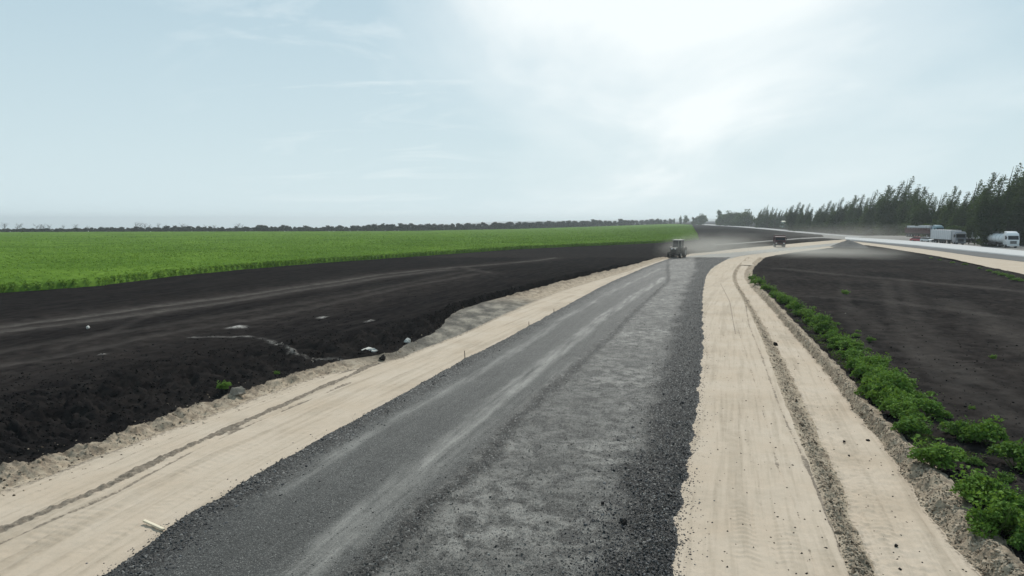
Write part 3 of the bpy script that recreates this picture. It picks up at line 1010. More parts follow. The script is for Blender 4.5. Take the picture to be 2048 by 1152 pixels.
# ------------------------------------------------------------------ bushes along the bank
def bush_protos():
    out = []
    for s in range(6):
        r = np.random.default_rng(100 + s)
        nc = 9 + s % 3
        cs, ns, tn = [], [], []
        for k in range(nc):
            a = r.uniform(0, 2 * math.pi)
            rad = r.uniform(0.05, 0.36)
            h = r.uniform(0.18, 0.52) * (1 - rad * 0.9)
            cr = r.uniform(0.13, 0.22)
            n = 230
            d = r.normal(size=(n, 3))
            d /= np.linalg.norm(d, axis=1)[:, None]
            d[:, 2] = np.abs(d[:, 2]) * 1.1 - 0.25
            rr = cr * r.uniform(0.55, 1.1, n)[:, None]
            cs.append(np.array([[math.cos(a) * rad, math.sin(a) * rad, h]]) + d * rr)
            ns.append(d * 0.7)
            tn.append(np.full(n, r.uniform(0.25, 0.75)) + r.normal(size=n) * 0.2)
        # a few upright shoots
        for k in range(14):
            a, rad = r.uniform(0, 2 * math.pi), r.uniform(0.0, 0.4)
            h0, h1 = 0.25, r.uniform(0.5, 0.78)
            n = 14
            u = r.uniform(0, 1, n)
            p = np.stack([math.cos(a) * rad + 0.05 * r.normal(size=n), math.sin(a) * rad + 0.05 * r.normal(size=n), h0 + (h1 - h0) * u], 1)
            cs.append(p)
            ns.append(r.normal(size=(n, 3)) * 0.5)
            tn.append(np.full(n, 0.65) + r.normal(size=n) * 0.2)
        C = np.concatenate(cs)
        Nn = np.concatenate(ns)
        C[:, 2] = np.maximum(C[:, 2], 0.02)
        lm = leaf_mesh('foliage', C, 0.040, 200 + s, np.concatenate(tn), N=Nn, updir=0.25, aspect=0.55)
        lm.materials.append(BUSH)
        mb = MB()
        for k in range(9):
            a, rad = r.uniform(0, 2 * math.pi), r.uniform(0.1, 0.38)
            mb.rod((0.04 * math.cos(a), 0.04 * math.sin(a), -0.05), (math.cos(a) * rad, math.sin(a) * rad, r.uniform(0.3, 0.6)), 0.012, 0.005, 5)
        b = empty('weed_bush', (0, 0, 0))
        add('foliage', lm, BUSH, b)
        mb.build('stem', STEM, b)
        out.append(b)
    return out


BP = bush_protos()
used = set()


def bush(px, py, w_px, label, group, z=None, hs=1.0, k=None):
    """a bush whose foot shows at a photo pixel, w_px photo pixels wide"""
    z = 0.05 if z is None else z
    for _ in range(3):
        w = P(px, py, z)
        z = zat(w[0], w[1]) if w[1] < 117 else -0.05
    k = random.randrange(6) if k is None else k
    if k in used:
        b = copy_tree(BP[k])
    else:
        b = BP[k]
        used.add(k)
    wid = w_px / F * w[1]
    s = wid / 0.78
    b.location = (w[0], w[1], z - 0.03)
    b.scale = (s, s, s * hs * random.uniform(0.7, 0.95))
    b.rotation_euler = (0, 0, random.uniform(0, 6.28))
    return tag(b, label, 'bush', group)


G1 = 'green bushes along the clay bank'
L1 = 'leafy green bush in the dense row along the clay bank'
rowb = [(1506, 560), (1512, 569), (1522, 572), (1530, 581), (1541, 583), (1548, 594), (1560, 597), (1567, 607), (1578, 609), (1585, 618), (1596, 622),
        (1603, 633), (1614, 636), (1622, 648), (1634, 652), (1641, 664), (1652, 668), (1645, 652), (1658, 680), (1670, 684), (1676, 697), (1690, 700), (1697, 716),
        (1711, 722), (1722, 738), (1735, 742), (1745, 756), (1757, 768), (1706, 706), (1768, 776), (1779, 788), (1752, 742), (1768, 800), (1792, 806), (1800, 790), (1782, 770)]
for (px, py) in rowb:
    D_ = P(px, py)[1]
    bush(px + random.uniform(-3, 3), py, random.uniform(0.95, 1.3) * F / D_, L1, G1, hs=random.uniform(0.75, 1.0))
Lp = 'leafy green bush in the dense row beside the wide part of the sand ditch'
for (px, py, w) in ((1712, 742, 46), (1728, 760, 50), (1744, 790, 56), (1766, 812, 60), (1790, 828, 64), (1812, 838, 58), (1775, 785, 50), (1800, 812, 54)):
    bush(px, py, w, Lp, G1)
bush(1826, 868, 78, 'bushy green clump at the near end of the dense bush row', G1)
bush(1856, 834, 66, 'green bush standing behind the near end of the dense bush row', G1)
bush(1868, 934, 92, 'broad rounded green bush alone on the clay bank below the gap', G1, hs=0.95)
bush(1926, 884, 70, 'upright pale green bush on black soil, first of the outlying pair', 'outlying bushes on the black soil', hs=1.15)
bush(1980, 890, 82, 'green bush with a leaning shoot, second of the outlying pair', 'outlying bushes on the black soil', hs=1.1)
bush(2036, 938, 84, 'outlying green bush cut off by the edge of the photo', 'outlying bushes on the black soil', hs=1.1)
bush(1942, 1004, 96, 'dark green bush before the last bend of the clay bank', G1)
bush(1990, 1064, 110, 'large glossy green bush with pale leaf tips near the photo corner', G1, hs=1.1)
bush(2012, 1018, 80, 'mid green bush tucked behind the large glossy bush', G1)
bush(2050, 1098, 110, 'dark green bush in the lower corner of the photo', G1)
bush(1760, 728, 30, 'small round bush standing apart on the soil behind the row', 'outlying bushes on the black soil', hs=1.2)
bush(1740, 684, 17, 'tiny round bush on the soil beyond the small round bush', 'outlying bushes on the black soil', hs=1.0)
bush(1712, 676, 18, 'tiny thin weed next to the dense row of bushes', 'outlying bushes on the black soil', hs=0.8)
bush(1692, 588, 18, 'little weed alone far out on the dark brown field', 'outlying bushes on the black soil', hs=0.8)
bush(1985, 716, 15, 'little pale weed far out on the open brown field', 'outlying bushes on the black soil', hs=0.8)
bush(1944, 818, 14, 'tiny weed behind the outlying pair of bushes', 'outlying bushes on the black soil', hs=0.8)
for (px, py, w) in ((1700, 690, 14), (1735, 700, 16), (1716, 664, 12), (1776, 748, 22), (1806, 770, 26), (1790, 742, 16), (1830, 792, 28), (1848, 806, 26), (1862, 790, 18), (1822, 762, 16),
                    (1676, 650, 12), (1655, 636, 11), (1628, 616, 10), (1900, 868, 24), (1905, 908, 30), (1950, 930, 34), (1962, 962, 36), (2010, 962, 40), (1880, 842, 20)):
    bush(px, py, w, 'low thin weed scattered on the soil just behind the bush row', 'low weeds behind the bush row', hs=0.65)
bush(447, 782, 26, 'single bright green weed at the foot of the black slope', 'weeds on the black slope', k=1)
bush(553, 742, 12, 'tiny yellow green weed on the black slope', 'weeds on the black slope', k=2)
for (px, py, w) in ((1992, 548, 16), (2006, 552, 18), (2020, 557, 18), (2034, 562, 20), (1978, 543, 12), (1930, 530, 10), (1905, 526, 9), (1960, 538, 10), (1880, 521, 9), (1862, 517, 8)):
    bush(px, py, w, 'low green weed at the edge of the far sand verge', 'weeds along the far verge', hs=0.6)
for i, b in enumerate(BP):
    if i not in used:
        for ch in list(b.children):
            bpy.data.objects.remove(ch)
        bpy.data.objects.remove(b)


rw = np.random.default_rng(909)
jj = rw.integers(60, NR - 60, 26000)
off_ = np.abs(rw.normal(size=26000)) * 0.75 + 0.1
wx = cH2[jj] + off_
wy = YR[jj] + rw.uniform(-0.15, 0.15, 26000)
keep = (fbm(wx, wy, 0.55, 4, 911) > 0.18) & (wy < 80)
wx, wy = wx[keep], wy[keep]
k9 = int(np.argmax(K == 10))
wz = np.array([np.interp(x_, GX[j_, k9:], GZ[j_, k9:]) for x_, j_ in zip(wx, jj[keep])])
hh_ = 0.16 * np.clip(0.4 + fbm(wx, wy, 0.9, 3, 913), 0.1, 1.2)
wc = np.stack([wx, wy, wz + 0.01 + hh_ * rw.uniform(0, 1, len(wx))], 1)
WEED = mat_leaf('dry and green weeds', (0.10, 0.085, 0.045), (0.055, 0.095, 0.025), (0.07, 0.14, 0.03), 0.25, 0.1)
tag(add('ground_weeds', leaf_mesh('ground_weeds', wc, 0.035, 915, updir=0.3), WEED), 'low dry and green weeds growing between the bushes along the bank', 'weeds', None, 'stuff')

# ------------------------------------------------------------------ trees
def sweep_tubes(paths, n=6):
    """paths: list of (points, radii) -> one tube mesh"""
    Vs, Qs, base = [], [], 0
    for pts, rad in paths:
        pts = np.asarray(pts, float)
        m = len(pts)
        tg = np.gradient(pts, axis=0)
        tg /= np.linalg.norm(tg, axis=1)[:, None] + 1e-9
        a = np.cross(tg, np.array([0.31, 0.95, 0.05]))
        a /= np.linalg.norm(a, axis=1)[:, None] + 1e-9
        b = np.cross(tg, a)
        an = np.arange(n) * 2 * np.pi / n
        ring = pts[:, None, :] + np.asarray(rad)[:, None, None] * (np.cos(an)[None, :, None] * a[:, None, :] + np.sin(an)[None, :, None] * b[:, None, :])
        Vs.append(ring.reshape(-1, 3))
        idx = base + np.arange(m * n).reshape(m, n)
        q = np.stack([idx[:-1], np.roll(idx, -1, 1)[:-1], np.roll(idx, -1, 1)[1:], idx[1:]], -1).reshape(-1, 4)
        Qs.append(q)
        base += m * n
    return np.concatenate(Vs), np.concatenate(Qs)


def poplar_proto(seed, spread=1.0, lean=0.16, nl=5, bare=0.0):
    """unit poplar 1 m tall: steep wind-bent leaders that end in ragged spires; foliage starts at height `bare`"""
    r = np.random.default_rng(seed)
    paths, C, T, SZ = [], [], [], []
    tt_ = np.linspace(0, 1, 12)

    def bend(h):
        return lean * np.maximum(h, 0) ** 2.6
    tr = np.stack([bend(tt_) + 0.004 * r.normal(size=12), 0.004 * r.normal(size=12), tt_ * 0.97], 1)
    paths.append((tr, np.interp(tt_, [0, 0.3, 1], [0.017, 0.011, 0.0015])))
    for k in range(nl):
        top = 1.0 if k == 0 else r.uniform(0.58, 0.90)
        h0 = bare + (0.05 if k == 0 else r.uniform(0.03, 0.3))
        az = r.uniform(0, 2 * math.pi)
        out = 0.0 if k == 0 else spread * r.uniform(0.05, 0.12)
        u = np.linspace(0, 1, 9)
        h = h0 + (top - h0) * u
        o_ = out * np.sin(np.minimum(1, u * 1.6) * math.pi / 2)
        p = np.stack([bend(h) * r.uniform(0.4, 1.7) + o_ * np.cos(az) + 0.04 * u ** 4, o_ * np.sin(az), h - 0.02 * u ** 5], 1)
        paths.append((p, np.interp(u, [0, 1], [0.007, 0.001])))
        nk = 15
        for q in range(nk):
            v0 = (q + r.uniform(0.1, 0.9)) / nk
            c0 = np.array([np.interp(v0, u, p[:, i]) for i in range(3)])
            wid = 0.053 * math.sin(math.pi * min(1, 0.28 + 0.58 * v0)) * r.uniform(0.75, 1.15)
            for w_ in range(2 if v0 < 0.75 else 1):
                a_ = r.uniform(0, 6.283)
                cc = c0 + np.array([math.cos(a_), math.sin(a_), 0.5]) * wid * (0.7 if v0 < 0.7 else 0.1)
                m = int(58 + 34 * (1 - v0))
                sg = wid * 0.46
                C.append(cc + np.clip(r.normal(size=(m, 3)), -1.7, 1.7) * np.array([sg, sg, sg * 2.9]))
                T.append(np.clip(r.uniform(0.2, 0.75) + r.normal(size=m) * 0.15, 0, 1))
                SZ.append(np.full(m, 0.0085 + 0.006 * (1 - v0)))
    # a leafy core
    m = 900
    h = bare + r.uniform(0.02, 0.58, m)
    a_ = r.uniform(0, 6.283, m)
    rad = spread * 0.105 * r.uniform(0, 1, m) ** 0.6 * np.clip(1.15 - h, 0.2, 1)
    C.append(np.stack([rad * np.cos(a_) + bend(h), rad * np.sin(a_), h], 1))
    T.append(np.clip(0.35 + r.normal(size=m) * 0.2, 0, 1))
    SZ.append(np.full(m, 0.014))
    # low twiggy foliage round the foot
    m = 420
    h = bare + r.uniform(0.0, 0.45, m)
    a_ = r.uniform(0, 6.283, m)
    rad = spread * 0.12 * r.uniform(0, 1, m) ** 0.6 * (1 - 0.9 * np.maximum(0, h - bare - 0.1))
    C.append(np.stack([rad * np.cos(a_) + bend(h), rad * np.sin(a_), h], 1))
    T.append(np.clip(0.4 + r.normal(size=m) * 0.22, 0, 1))
    SZ.append(np.full(m, 0.015))
    C = np.concatenate(C)
    C[:, 2] = np.maximum(C[:, 2], 0.01)
    lm = leaf_mesh('crown', C, np.concatenate(SZ), seed + 1, np.concatenate(T), updir=0.1, aspect=0.6)
    lm.materials.append(POPL)
    tv, tq = sweep_tubes(paths)
    tm = np_mesh('trunk', tv, tq, True)
    tm.materials.append(BARK)
    o = empty('poplar_tree', (0, 0, 0))
    add('crown', lm, POPL, o)
    add('trunk', tm, BARK, o)
    return o


def round_proto(name, seed, mat, nclump=16, leaves=60, lsize=0.05, wid=0.42, low=0.12, top=0.92):
    """unit tree with a clumped uneven crown"""
    r = np.random.default_rng(seed)
    paths, C, T = [], [], []
    tz = np.linspace(0, 1, 7)
    paths.append((np.stack([0.03 * r.normal(size=7) * tz, 0.03 * r.normal(size=7) * tz, tz * 0.8], 1), np.interp(tz, [0, 1], [0.03, 0.006])))
    for k in range(nclump):
        h = r.uniform(low, top - 0.1)
        w = wid * math.sin(math.pi * min(1, 0.18 + 0.8 * (h - low) / (top - low))) ** 0.7
        a = r.uniform(0, 6.28)
        rad = w * r.uniform(0.2, 1.0)
        c = np.array([math.cos(a) * rad, math.sin(a) * rad, h])
        u = np.linspace(0, 1, 4)
        st = np.array([0, 0, max(0.05, h - 0.22)])
        paths.append((st + (c - st) * u[:, None], np.interp(u, [0, 1], [0.011, 0.003])))
        cr = r.uniform(0.08, 0.16)
        C.append(c + np.clip(r.normal(size=(leaves, 3)), -1.6, 1.6) * cr * np.array([0.8, 0.8, 0.65]))
        T.append(np.clip(r.uniform(0.25, 0.75) + r.normal(size=leaves) * 0.17, 0, 1))
    C = np.concatenate(C)
    C[:, 2] = np.maximum(C[:, 2], 0.0)
    lm = leaf_mesh('crown', C, lsize, seed + 1, np.concatenate(T), updir=0.1, aspect=0.7)
    lm.materials.append(mat)
    tv, tq = sweep_tubes(paths, 5)
    tm = np_mesh('trunk', tv, tq, True)
    tm.materials.append(BARK)
    o = empty(name, (0, 0, 0))
    add('crown', lm, mat, o)
    add('trunk', tm, BARK, o)
    return o


def bare_proto(seed):
    """unit bare tree: trunk, limbs, twigs"""
    r = np.random.default_rng(seed)
    limbs, twigs = [], []
    tz = np.linspace(0, 1, 6)
    limbs.append((np.stack([0.04 * r.normal(size=6) * tz, 0 * tz, tz * 0.85], 1), np.interp(tz, [0, 1], [0.022, 0.006])))
    for k in range(12):
        h = r.uniform(0.3, 0.8)
        a = r.uniform(0, 6.28)
        ln = r.uniform(0.2, 0.42)
        u = np.linspace(0, 1, 5)
        d = np.array([math.cos(a) * 0.75, math.sin(a) * 0.75, 0.75])
        p = np.array([0, 0, h]) + d * ln * u[:, None] + 0.02 * r.normal(size=(5, 3)) * u[:, None]
        limbs.append((p, np.interp(u, [0, 1], [0.009, 0.003])))
        for j in range(7):
            s = p[r.integers(1, 5)]
            d2 = d * 0.5 + r.normal(size=3) * 0.6
            d2[2] = abs(d2[2])
            q = s + d2 * r.uniform(0.08, 0.2) * np.linspace(0, 1, 3)[:, None]
            twigs.append((q, np.array([0.004, 0.003, 0.002])))
    v, q = sweep_tubes(limbs, 5)
    tm = np_mesh('trunk', v, q, True)
    tm.materials.append(BARK)
    v, q = sweep_tubes(twigs, 3)
    cm = np_mesh('crown', v, q, True)
    cm.materials.append(BARK)
    o = empty('bare_tree', (0, 0, 0))
    add('crown', cm, BARK, o)
    add('trunk', tm, BARK, o)
    return o


def place(protos, state, i, px, base_py, top_py, D, label, group, cat='tree', ws=1.0, z=None, rz=None):
    p = protos[i % len(protos)]
    if (id(protos), i % len(protos)) in state:
        o = copy_tree(p)
    else:
        o = p
        state.add((id(protos), i % len(protos)))
    z = float(base_z(np.array(0.0 + XA(px, D)), np.array(float(D)))) if z is None else z
    h = ZA(top_py, D) - z
    o.location = (XA(px, D, z), D, z - 0.02)
    o.scale = (h * ws, h * ws, h)
    if rz is None:
        rz = random.uniform(-0.5, 0.5)
    o.rotation_euler = (0, 0, rz)
    return tag(o, label, cat, group)


ST_ = set()
POP = [poplar_proto(300 + k, spread=(1.0, 1.25, 0.8, 1.1, 0.9, 1.35)[k], lean=(0.08, 0.12, 0.04, 0.16, 0.10, 0.06)[k]) for k in range(6)]
TPOP = [poplar_proto(340 + k, spread=0.9, lean=0.14, bare=0.22) for k in range(2)]
GP = 'poplars in the row behind the parked trucks'
LP = 'dark poplar with ragged wind bent top in the row behind the trucks'
LP2 = 'poplar in the denser far half of the row along the old road'
# px, top row: skyline of the row, read left to right
sky0 = [(1592, 408), (1601, 403), (1611, 412), (1621, 415), (1632, 418), (1642, 412), (1652, 405), (1664, 398), (1674, 401), (1687, 403), (1699, 394),
       (1708, 396), (1718, 393), (1729, 390), (1739, 387), (1749, 383), (1762, 375), (1772, 373), (1787, 368), (1797, 366), (1806, 362), (1818, 370), (1829, 378),
       (1840, 384), (1849, 390), (1863, 388), (1874, 392), (1886, 386), (1899, 376), (1909, 385), (1921, 388), (1932, 384), (1944, 368), (1956, 362), (1964, 350),
       (1976, 358), (1988, 356), (2001, 348), (2010, 338), (2022, 334), (2034, 330), (2046, 320), (2060, 318), (2078, 310), (2100, 300)]
sky = []
for (a_, b_), (c_, d_) in zip(sky0[:-1], sky0[1:]):
    sky += [(a_, b_)]
sky.append(sky0[-1])
for i, (px, ty) in enumerate(sky):
    ty += (-0.07 if (i % 2 == 0 or px in (1762, 1806, 1964, 2046)) else random.uniform(0.08, 0.2)) * (478 - ty)
    f = (px - 1592) / (2046 - 1592)
    Dq = 410 - 215 * min(1.0, f * 1.25) - (18 * f)
    Dq += random.uniform(-8, 8) + (26 if 1915 < px < 1985 else 0)
    ws = 1.0 + 0.35 * (1 - f)
    if px == 1806:
        lab = 'tallest broad poplar of the middle group, above the red laden truck'
    elif px == 1762:
        lab = 'poplar with its top bent over furthest by the wind'
    elif px == 1964:
        lab = 'poplar with a lone thin spire above the small white tank'
    elif px == 2046:
        lab = 'tallest poplar of the row, at the edge of the photo behind the tanker'
    else:
        lab = LP if px > 1690 else LP2
    place(POP, ST_, i * 5 + 1 if px != 1762 else 3, px - 0.05 * (480 - ty), 480, ty, Dq, lab, GP, ws=ws * (1.08 + 0.35 * random.random()))
# a second rank that fills the row's lower part
for i in range(44):
    px = 1596 + i * 11 + random.uniform(-4, 4)
    f = (px - 1592) / (2046 - 1592)
    Dq = 418 - 215 * min(1.0, f * 1.25) - 14 * f + random.uniform(-4, 8) + (26 if 1915 < px < 1990 else 0)
    ty = np.interp(px, [1590, 1700, 1800, 1900, 2050], [438, 434, 421, 429, 404]) + random.uniform(-8, 10)
    place(POP, ST_, i * 3 + 2, px, 480, ty, Dq, 'shorter poplar filling the lower part of the row behind the trucks', 'shorter poplars in the row behind the parked trucks', ws=1.5)
for i, (px, ty, D) in enumerate(((1937, 430, 186), (1949, 424, 184), (1963, 428, 186), (1976, 420, 183))):
    place(TPOP, ST_, i, px, 480, ty, D, 'thin tree with bare brown trunk standing in front of the white tank', 'thin trees in front of the white tank', ws=1.1)

SHR = [round_proto('shrub', 420 + k, POPL, 16, 70, 0.05, 0.62, 0.02, 0.9) for k in range(4)]
for i in range(46):
    px = 1600 + i * 10 + random.uniform(-3, 3)
    f = (px - 1592) / (2046 - 1592)
    if 1918 < px < 1992:
        continue
    Dq = 404 - 215 * min(1.0, f * 1.25) - 14 * f + random.uniform(-2, 4) + (14 if px > 1970 else 0)
    hpx = np.interp(px, [1600, 1800, 2048], [22, 38, 62]) * random.uniform(0.7, 1.1)
    base = 440 + 6.5 * F / Dq
    place(SHR, ST_, i, px, base, base - hpx, Dq, 'dark low shrub at the foot of the poplar row', 'shrubs under the poplars', 'shrub', ws=1.2)

# far trees beside the old road
RND = [round_proto('leafy_tree', 440 + k, POPL, 18, 70, 0.045, 0.40, 0.06, 0.95) for k in range(4)]
FT = [(1340, 448, 436, 1150, 0.45), (1348, 448, 435, 1150, 0.45), (1361, 448, 431, 1000, 0.45), (1372, 448, 430, 1000, 0.7), (1386, 448, 433, 950, 0.6), (1392, 448, 432, 950, 0.7), (1402, 448, 427, 900, 1.0), (1408, 448, 429, 900, 0.9)]
for i, (px, b, t, D, ws) in enumerate(FT):
    place(RND, ST_, i, px, b, t, D, 'small lone tree on the horizon where the old road ends', 'lone trees on the horizon', ws=ws)
GRP = [(1438, 421, 820, 0.5), (1447, 428, 800, 1.0), (1456, 424, 780, 0.9), (1466, 427, 770, 1.0), (1476, 426, 740, 1.0), (1485, 422, 720, 1.1), (1494, 421, 700, 1.0), (1441, 432, 800, 1.1), (1461, 433, 770, 1.2), (1472, 434, 760, 1.2), (1490, 433, 720, 1.2), (1502, 436, 700, 1.1)]
for i, (px, t, D, ws) in enumerate(GRP):
    place(RND, ST_, i, px, 449, t - 3, D, 'hazy leafy tree in the far clump beside the old road', 'trees in the far clump', ws=ws)
GR2 = [(1516, 424, 600, 0.7), (1523, 417, 590, 0.6), (1531, 414, 585, 0.55), (1540, 417, 580, 0.6), (1548, 420, 575, 0.65), (1556, 427, 570, 0.6), (1519, 434, 590, 1.2), (1535, 434, 580, 1.2), (1549, 436, 570, 1.2), (1561, 424, 660, 0.5), (1569, 420, 650, 0.6), (1576, 416, 640, 0.5), (1581, 428, 600, 1.0)]
for i, (px, t, D, ws) in enumerate(GR2):
    place(POP if ws < 0.8 else RND, ST_, i, px, 455, t - 4, D, 'dark tree in the dense clump beside the small pale building', 'trees in the clump beside the pale building', ws=ws * (1.9 if ws < 0.8 else 1.0))
for i, (px, t) in enumerate(((1570, 443), (1578, 444), (1585, 446))):
    place(SHR, ST_, i, px, 456, t, 530, 'round bush in front of the small pale building', 'bushes in front of the pale building', 'shrub', ws=1.0)

# the tree belt beyond the crop
BEL = [round_proto('belt_tree', 460 + k, DULL, 15, 46, 0.075, 0.46, 0.10, 0.95) for k in range(6)]
BAR = [bare_proto(480 + k) for k in range(4)]


def far_pt(px):
    D = float(np.interp(px, [-500, 0, 250, 500, 800, 1024, 1200, 1340], [470, 480, 500, 520, 560, 640, 800, 1000])) + 8
    by = float(np.interp(px, [-500, 0, 250, 500, 800, 1024, 1200, 1340], [465.5, 465, 464, 463.5, 462.5, 458.5, 453, 448.5]))
    return D, ZA(by, D) - 0.3, by


px = -20.0
i = 0
while px < 1345:
    D, z, by = far_pt(px)
    top = float(np.interp(px, [0, 120, 250, 330, 450, 560, 640, 720, 780, 850, 900, 1000, 1100, 1250, 1345], [458, 458, 455, 453, 455, 451, 454, 450, 447, 449, 448, 445, 443, 440, 437]))
    top += random.uniform(-2.8, 1.4)
    place(BEL, ST_, i, px, by, min(top, by - 4), D + random.uniform(-3, 5), 'hazy dark tree in the long belt beyond the green crop', 'trees in the belt beyond the crop', ws=random.uniform(0.9, 1.5), z=z, rz=random.uniform(0, 6.28))
    px += random.uniform(6, 10) if px > 350 else random.uniform(7, 12)
    i += 1
for i, (px, t) in enumerate(((10, 445), (36, 449), (40, 448), (74, 450), (82, 448), (88, 449), (100, 450), (128, 451), (152, 448), (176, 452), (272, 446), (281, 447), (290, 446), (300, 449), (316, 448), (330, 451), (350, 450), (364, 447), (372, 450), (412, 451), (476, 446), (484, 449), (430, 451))):
    D, z, by = far_pt(px)
    place(BAR, ST_, i, px, by, t, D - 2, 'bare thin tree standing above the low end of the far belt', 'bare trees in the far belt', ws=random.uniform(0.9, 1.3), z=z, rz=random.uniform(0, 6.28))
# the undergrowth of the belt reads as one mass
r = np.random.default_rng(77)
n = 36000
pxs = r.uniform(-120, 1350, n)
Cb = np.empty((n, 3))
Dv = np.interp(pxs, [-500, 0, 250, 500, 800, 1024, 1200, 1340], [470, 480, 500, 520, 560, 640, 800, 1000]) + 6 + r.uniform(-3, 3, n)
bys = np.interp(pxs, [-500, 0, 250, 500, 800, 1024, 1200, 1340], [465.5, 465, 464, 463.5, 462.5, 458.5, 453, 448.5])
zb = ZA(bys, Dv)
hh = (3.0 + 1.1 * fbm(pxs, pxs * 0, 0.05, 4, 5)) * Dv / 520
Cb[:, 0] = XA(pxs, Dv, zb)
Cb[:, 1] = Dv
Cb[:, 2] = zb - 0.4 + hh * r.uniform(0, 1, n) ** 0.8
o = add('undergrowth', leaf_mesh('undergrowth', Cb, 0.42, 78, updir=0.1, aspect=0.7), DULL)
tag(o, 'low dark undergrowth along the foot of the far tree belt', 'undergrowth', None, 'stuff')

# ------------------------------------------------------------------ loose stones and clods
def rocks(name, P3, size, mat, seed, label, cat):
    """many small crumpled stones, one mass"""
    r = np.random.default_rng(seed)
    oc = np.array([(1, 0, 0), (-1, 0, 0), (0, 1, 0), (0, -1, 0), (0, 0, 1), (0, 0, -1)], float)
    fc = np.array([(0, 2, 4), (2, 1, 4), (1, 3, 4), (3, 0, 4), (2, 0, 5), (1, 2, 5), (3, 1, 5), (0, 3, 5)])
    n = len(P3)
    v = oc[None] * r.uniform(0.6, 1.3, (n, 6, 1)) + r.normal(size=(n, 6, 3)) * 0.18
    v *= np.array([1, 1, 0.75])
    a = r.uniform(0, 6.28, n)
    ca, sa = np.cos(a), np.sin(a)
    x = v[..., 0] * ca[:, None] - v[..., 1] * sa[:, None]
    y = v[..., 0] * sa[:, None] + v[..., 1] * ca[:, None]
    v = np.stack([x, y, v[..., 2]], -1) * np.asarray(size)[:, None, None]
    V = (v + P3[:, None, :]).reshape(-1, 3)
    Fq = (fc[None] + 6 * np.arange(n)[:, None, None]).reshape(-1, 3)
    tint = np.repeat(r.uniform(0, 1, n), 8)
    me = np_mesh(name, V, Fq, False, {'tint': ('FACE', tint)}, 3)
    return tag(add(name, me, mat), label, cat, None, 'stuff')


def stone_mat(name, stops):
    t = NT(name)
    c = t.ramp(t.attr('tint'), stops)
    n_ = t.noise(t.pos(), 60, 4, 0.7)
    c = t.mix(t.ramp(n_, [(0.4, 0.0), (0.7, 0.4)]), c, (0.02, 0.02, 0.02))
    return t.surf(c, 0.9 if 'stone' not in name else 0.65, 0.0 if 'stone' not in name else 0.35)


STONE = stone_mat('dark stone', [(0.0, (0.014, 0.014, 0.016)), (0.7, (0.045, 0.045, 0.048)), (0.95, (0.10, 0.10, 0.104)), (1.0, (0.2, 0.2, 0.2))])
CLOD = stone_mat('earth clod', [(0.0, (0.05, 0.04, 0.03)), (0.2, (0.18, 0.142, 0.105)), (0.5, (0.32, 0.26, 0.195)), (1.0, (0.45, 0.38, 0.295))])
SCLOD = stone_mat('black soil clod', [(0.0, (0.007, 0.0068, 0.007)), (0.8, (0.0165, 0.0155, 0.015)), (1.0, (0.028, 0.0255, 0.024))])


def scatter(n, seed, s_of, ymax=60.0):
    """n points over the strips: s_of(r, n) gives strip coordinates; density follows the photo (more rows near)"""
    r = np.random.default_rng(seed)
    py = r.uniform(440 + 6.5 * F / ymax, 1330, n)
    Y = 6.5 * F / (py - 440)
    j = np.clip(np.interp(-Y, -YR[::-1], np.arange(NR)[::-1]), 0, NR - 1).astype(int)
    s = s_of(r, n)
    ci = np.interp(s, S, np.arange(len(S))).astype(int)
    ci = np.clip(ci, 0, len(S) - 1)
    # jitter inside the cell by mixing with a neighbour
    cj = np.clip(ci + 1, 0, len(S) - 1)
    u = r.uniform(0, 1, n)
    x = GX[j, ci] * (1 - u) + GX[j, cj] * u
    z = GZ[j, ci] * (1 - u) + GZ[j, cj] * u
    y = YR[j] + r.uniform(-0.5, 0.5, n) * np.abs(np.gradient(YR))[j]
    return np.stack([x, y, z], 1), r, Y


pa, r, Y = scatter(30000, 501, lambda r, n: np.where(r.uniform(size=n) < 0.75, 5 - r.beta(1, 2.2, n) * 0.23, 4 + r.beta(1, 2.5, n) * 0.16), 75)
sz = np.clip(0.014 * np.exp(0.5 * r.normal(size=len(pa))), 0.006, 0.055)
rocks('gravel', pa, sz, STONE, 502, 'loose dark crushed stones along the edges of the gravel road', 'gravel')
pa, r, Y = scatter(1500, 503, lambda r, n: np.where(r.uniform(size=n) < 0.7, 5 + r.exponential(0.055, n), 4 - r.exponential(0.02, n)), 70)
rocks('gravel', pa, r.uniform(0.010, 0.030, len(pa)), STONE, 504, 'dark stray stones scattered onto the pale sand shoulders', 'gravel')
MIXED = stone_mat('mixed grey stone', [(0.0, (0.014, 0.0135, 0.013)), (0.45, (0.05, 0.047, 0.043)), (0.75, (0.13, 0.124, 0.114)), (1.0, (0.34, 0.325, 0.30))])
pa, r, Y = scatter(30000, 511, lambda r, n: np.where(r.uniform(size=n) < 0.65, 4.42 + 0.45 * r.uniform(size=n), 4.05 + 0.85 * r.uniform(size=n)), 45)
rocks('gravel', pa, np.clip(0.0095 * np.exp(0.45 * r.normal(size=len(pa))), 0.005, 0.03), MIXED, 512, 'small grey stones sprinkled over the middle of the gravel road bed', 'gravel')
pa, r, Y = scatter(13000, 505, lambda r, n: np.choose(r.integers(0, 5, n), [2 + r.uniform(-0.15, 1.1, n), 6 + r.beta(1.6, 2.0, n) * 1.0, 8 + r.uniform(0, 1.1, n), 8 + r.uniform(0.0, 1.3, n), 6 + r.beta(1.6, 2.0, n) * 1.0]), 70)
rocks('rubble', pa, r.uniform(0.012, 0.04, len(pa)) * (1 + (r.uniform(size=len(pa)) > 0.97) * 1.3), CLOD, 506, 'brown and grey clods covering the clay banks and dirt ridge', 'rubble')
pa, r, Y = scatter(260, 507, lambda r, n: np.choose(r.integers(0, 2, n), [7 + r.uniform(0.05, 0.95, n), 5.2 + r.uniform(0, 0.8, n)]), 45)
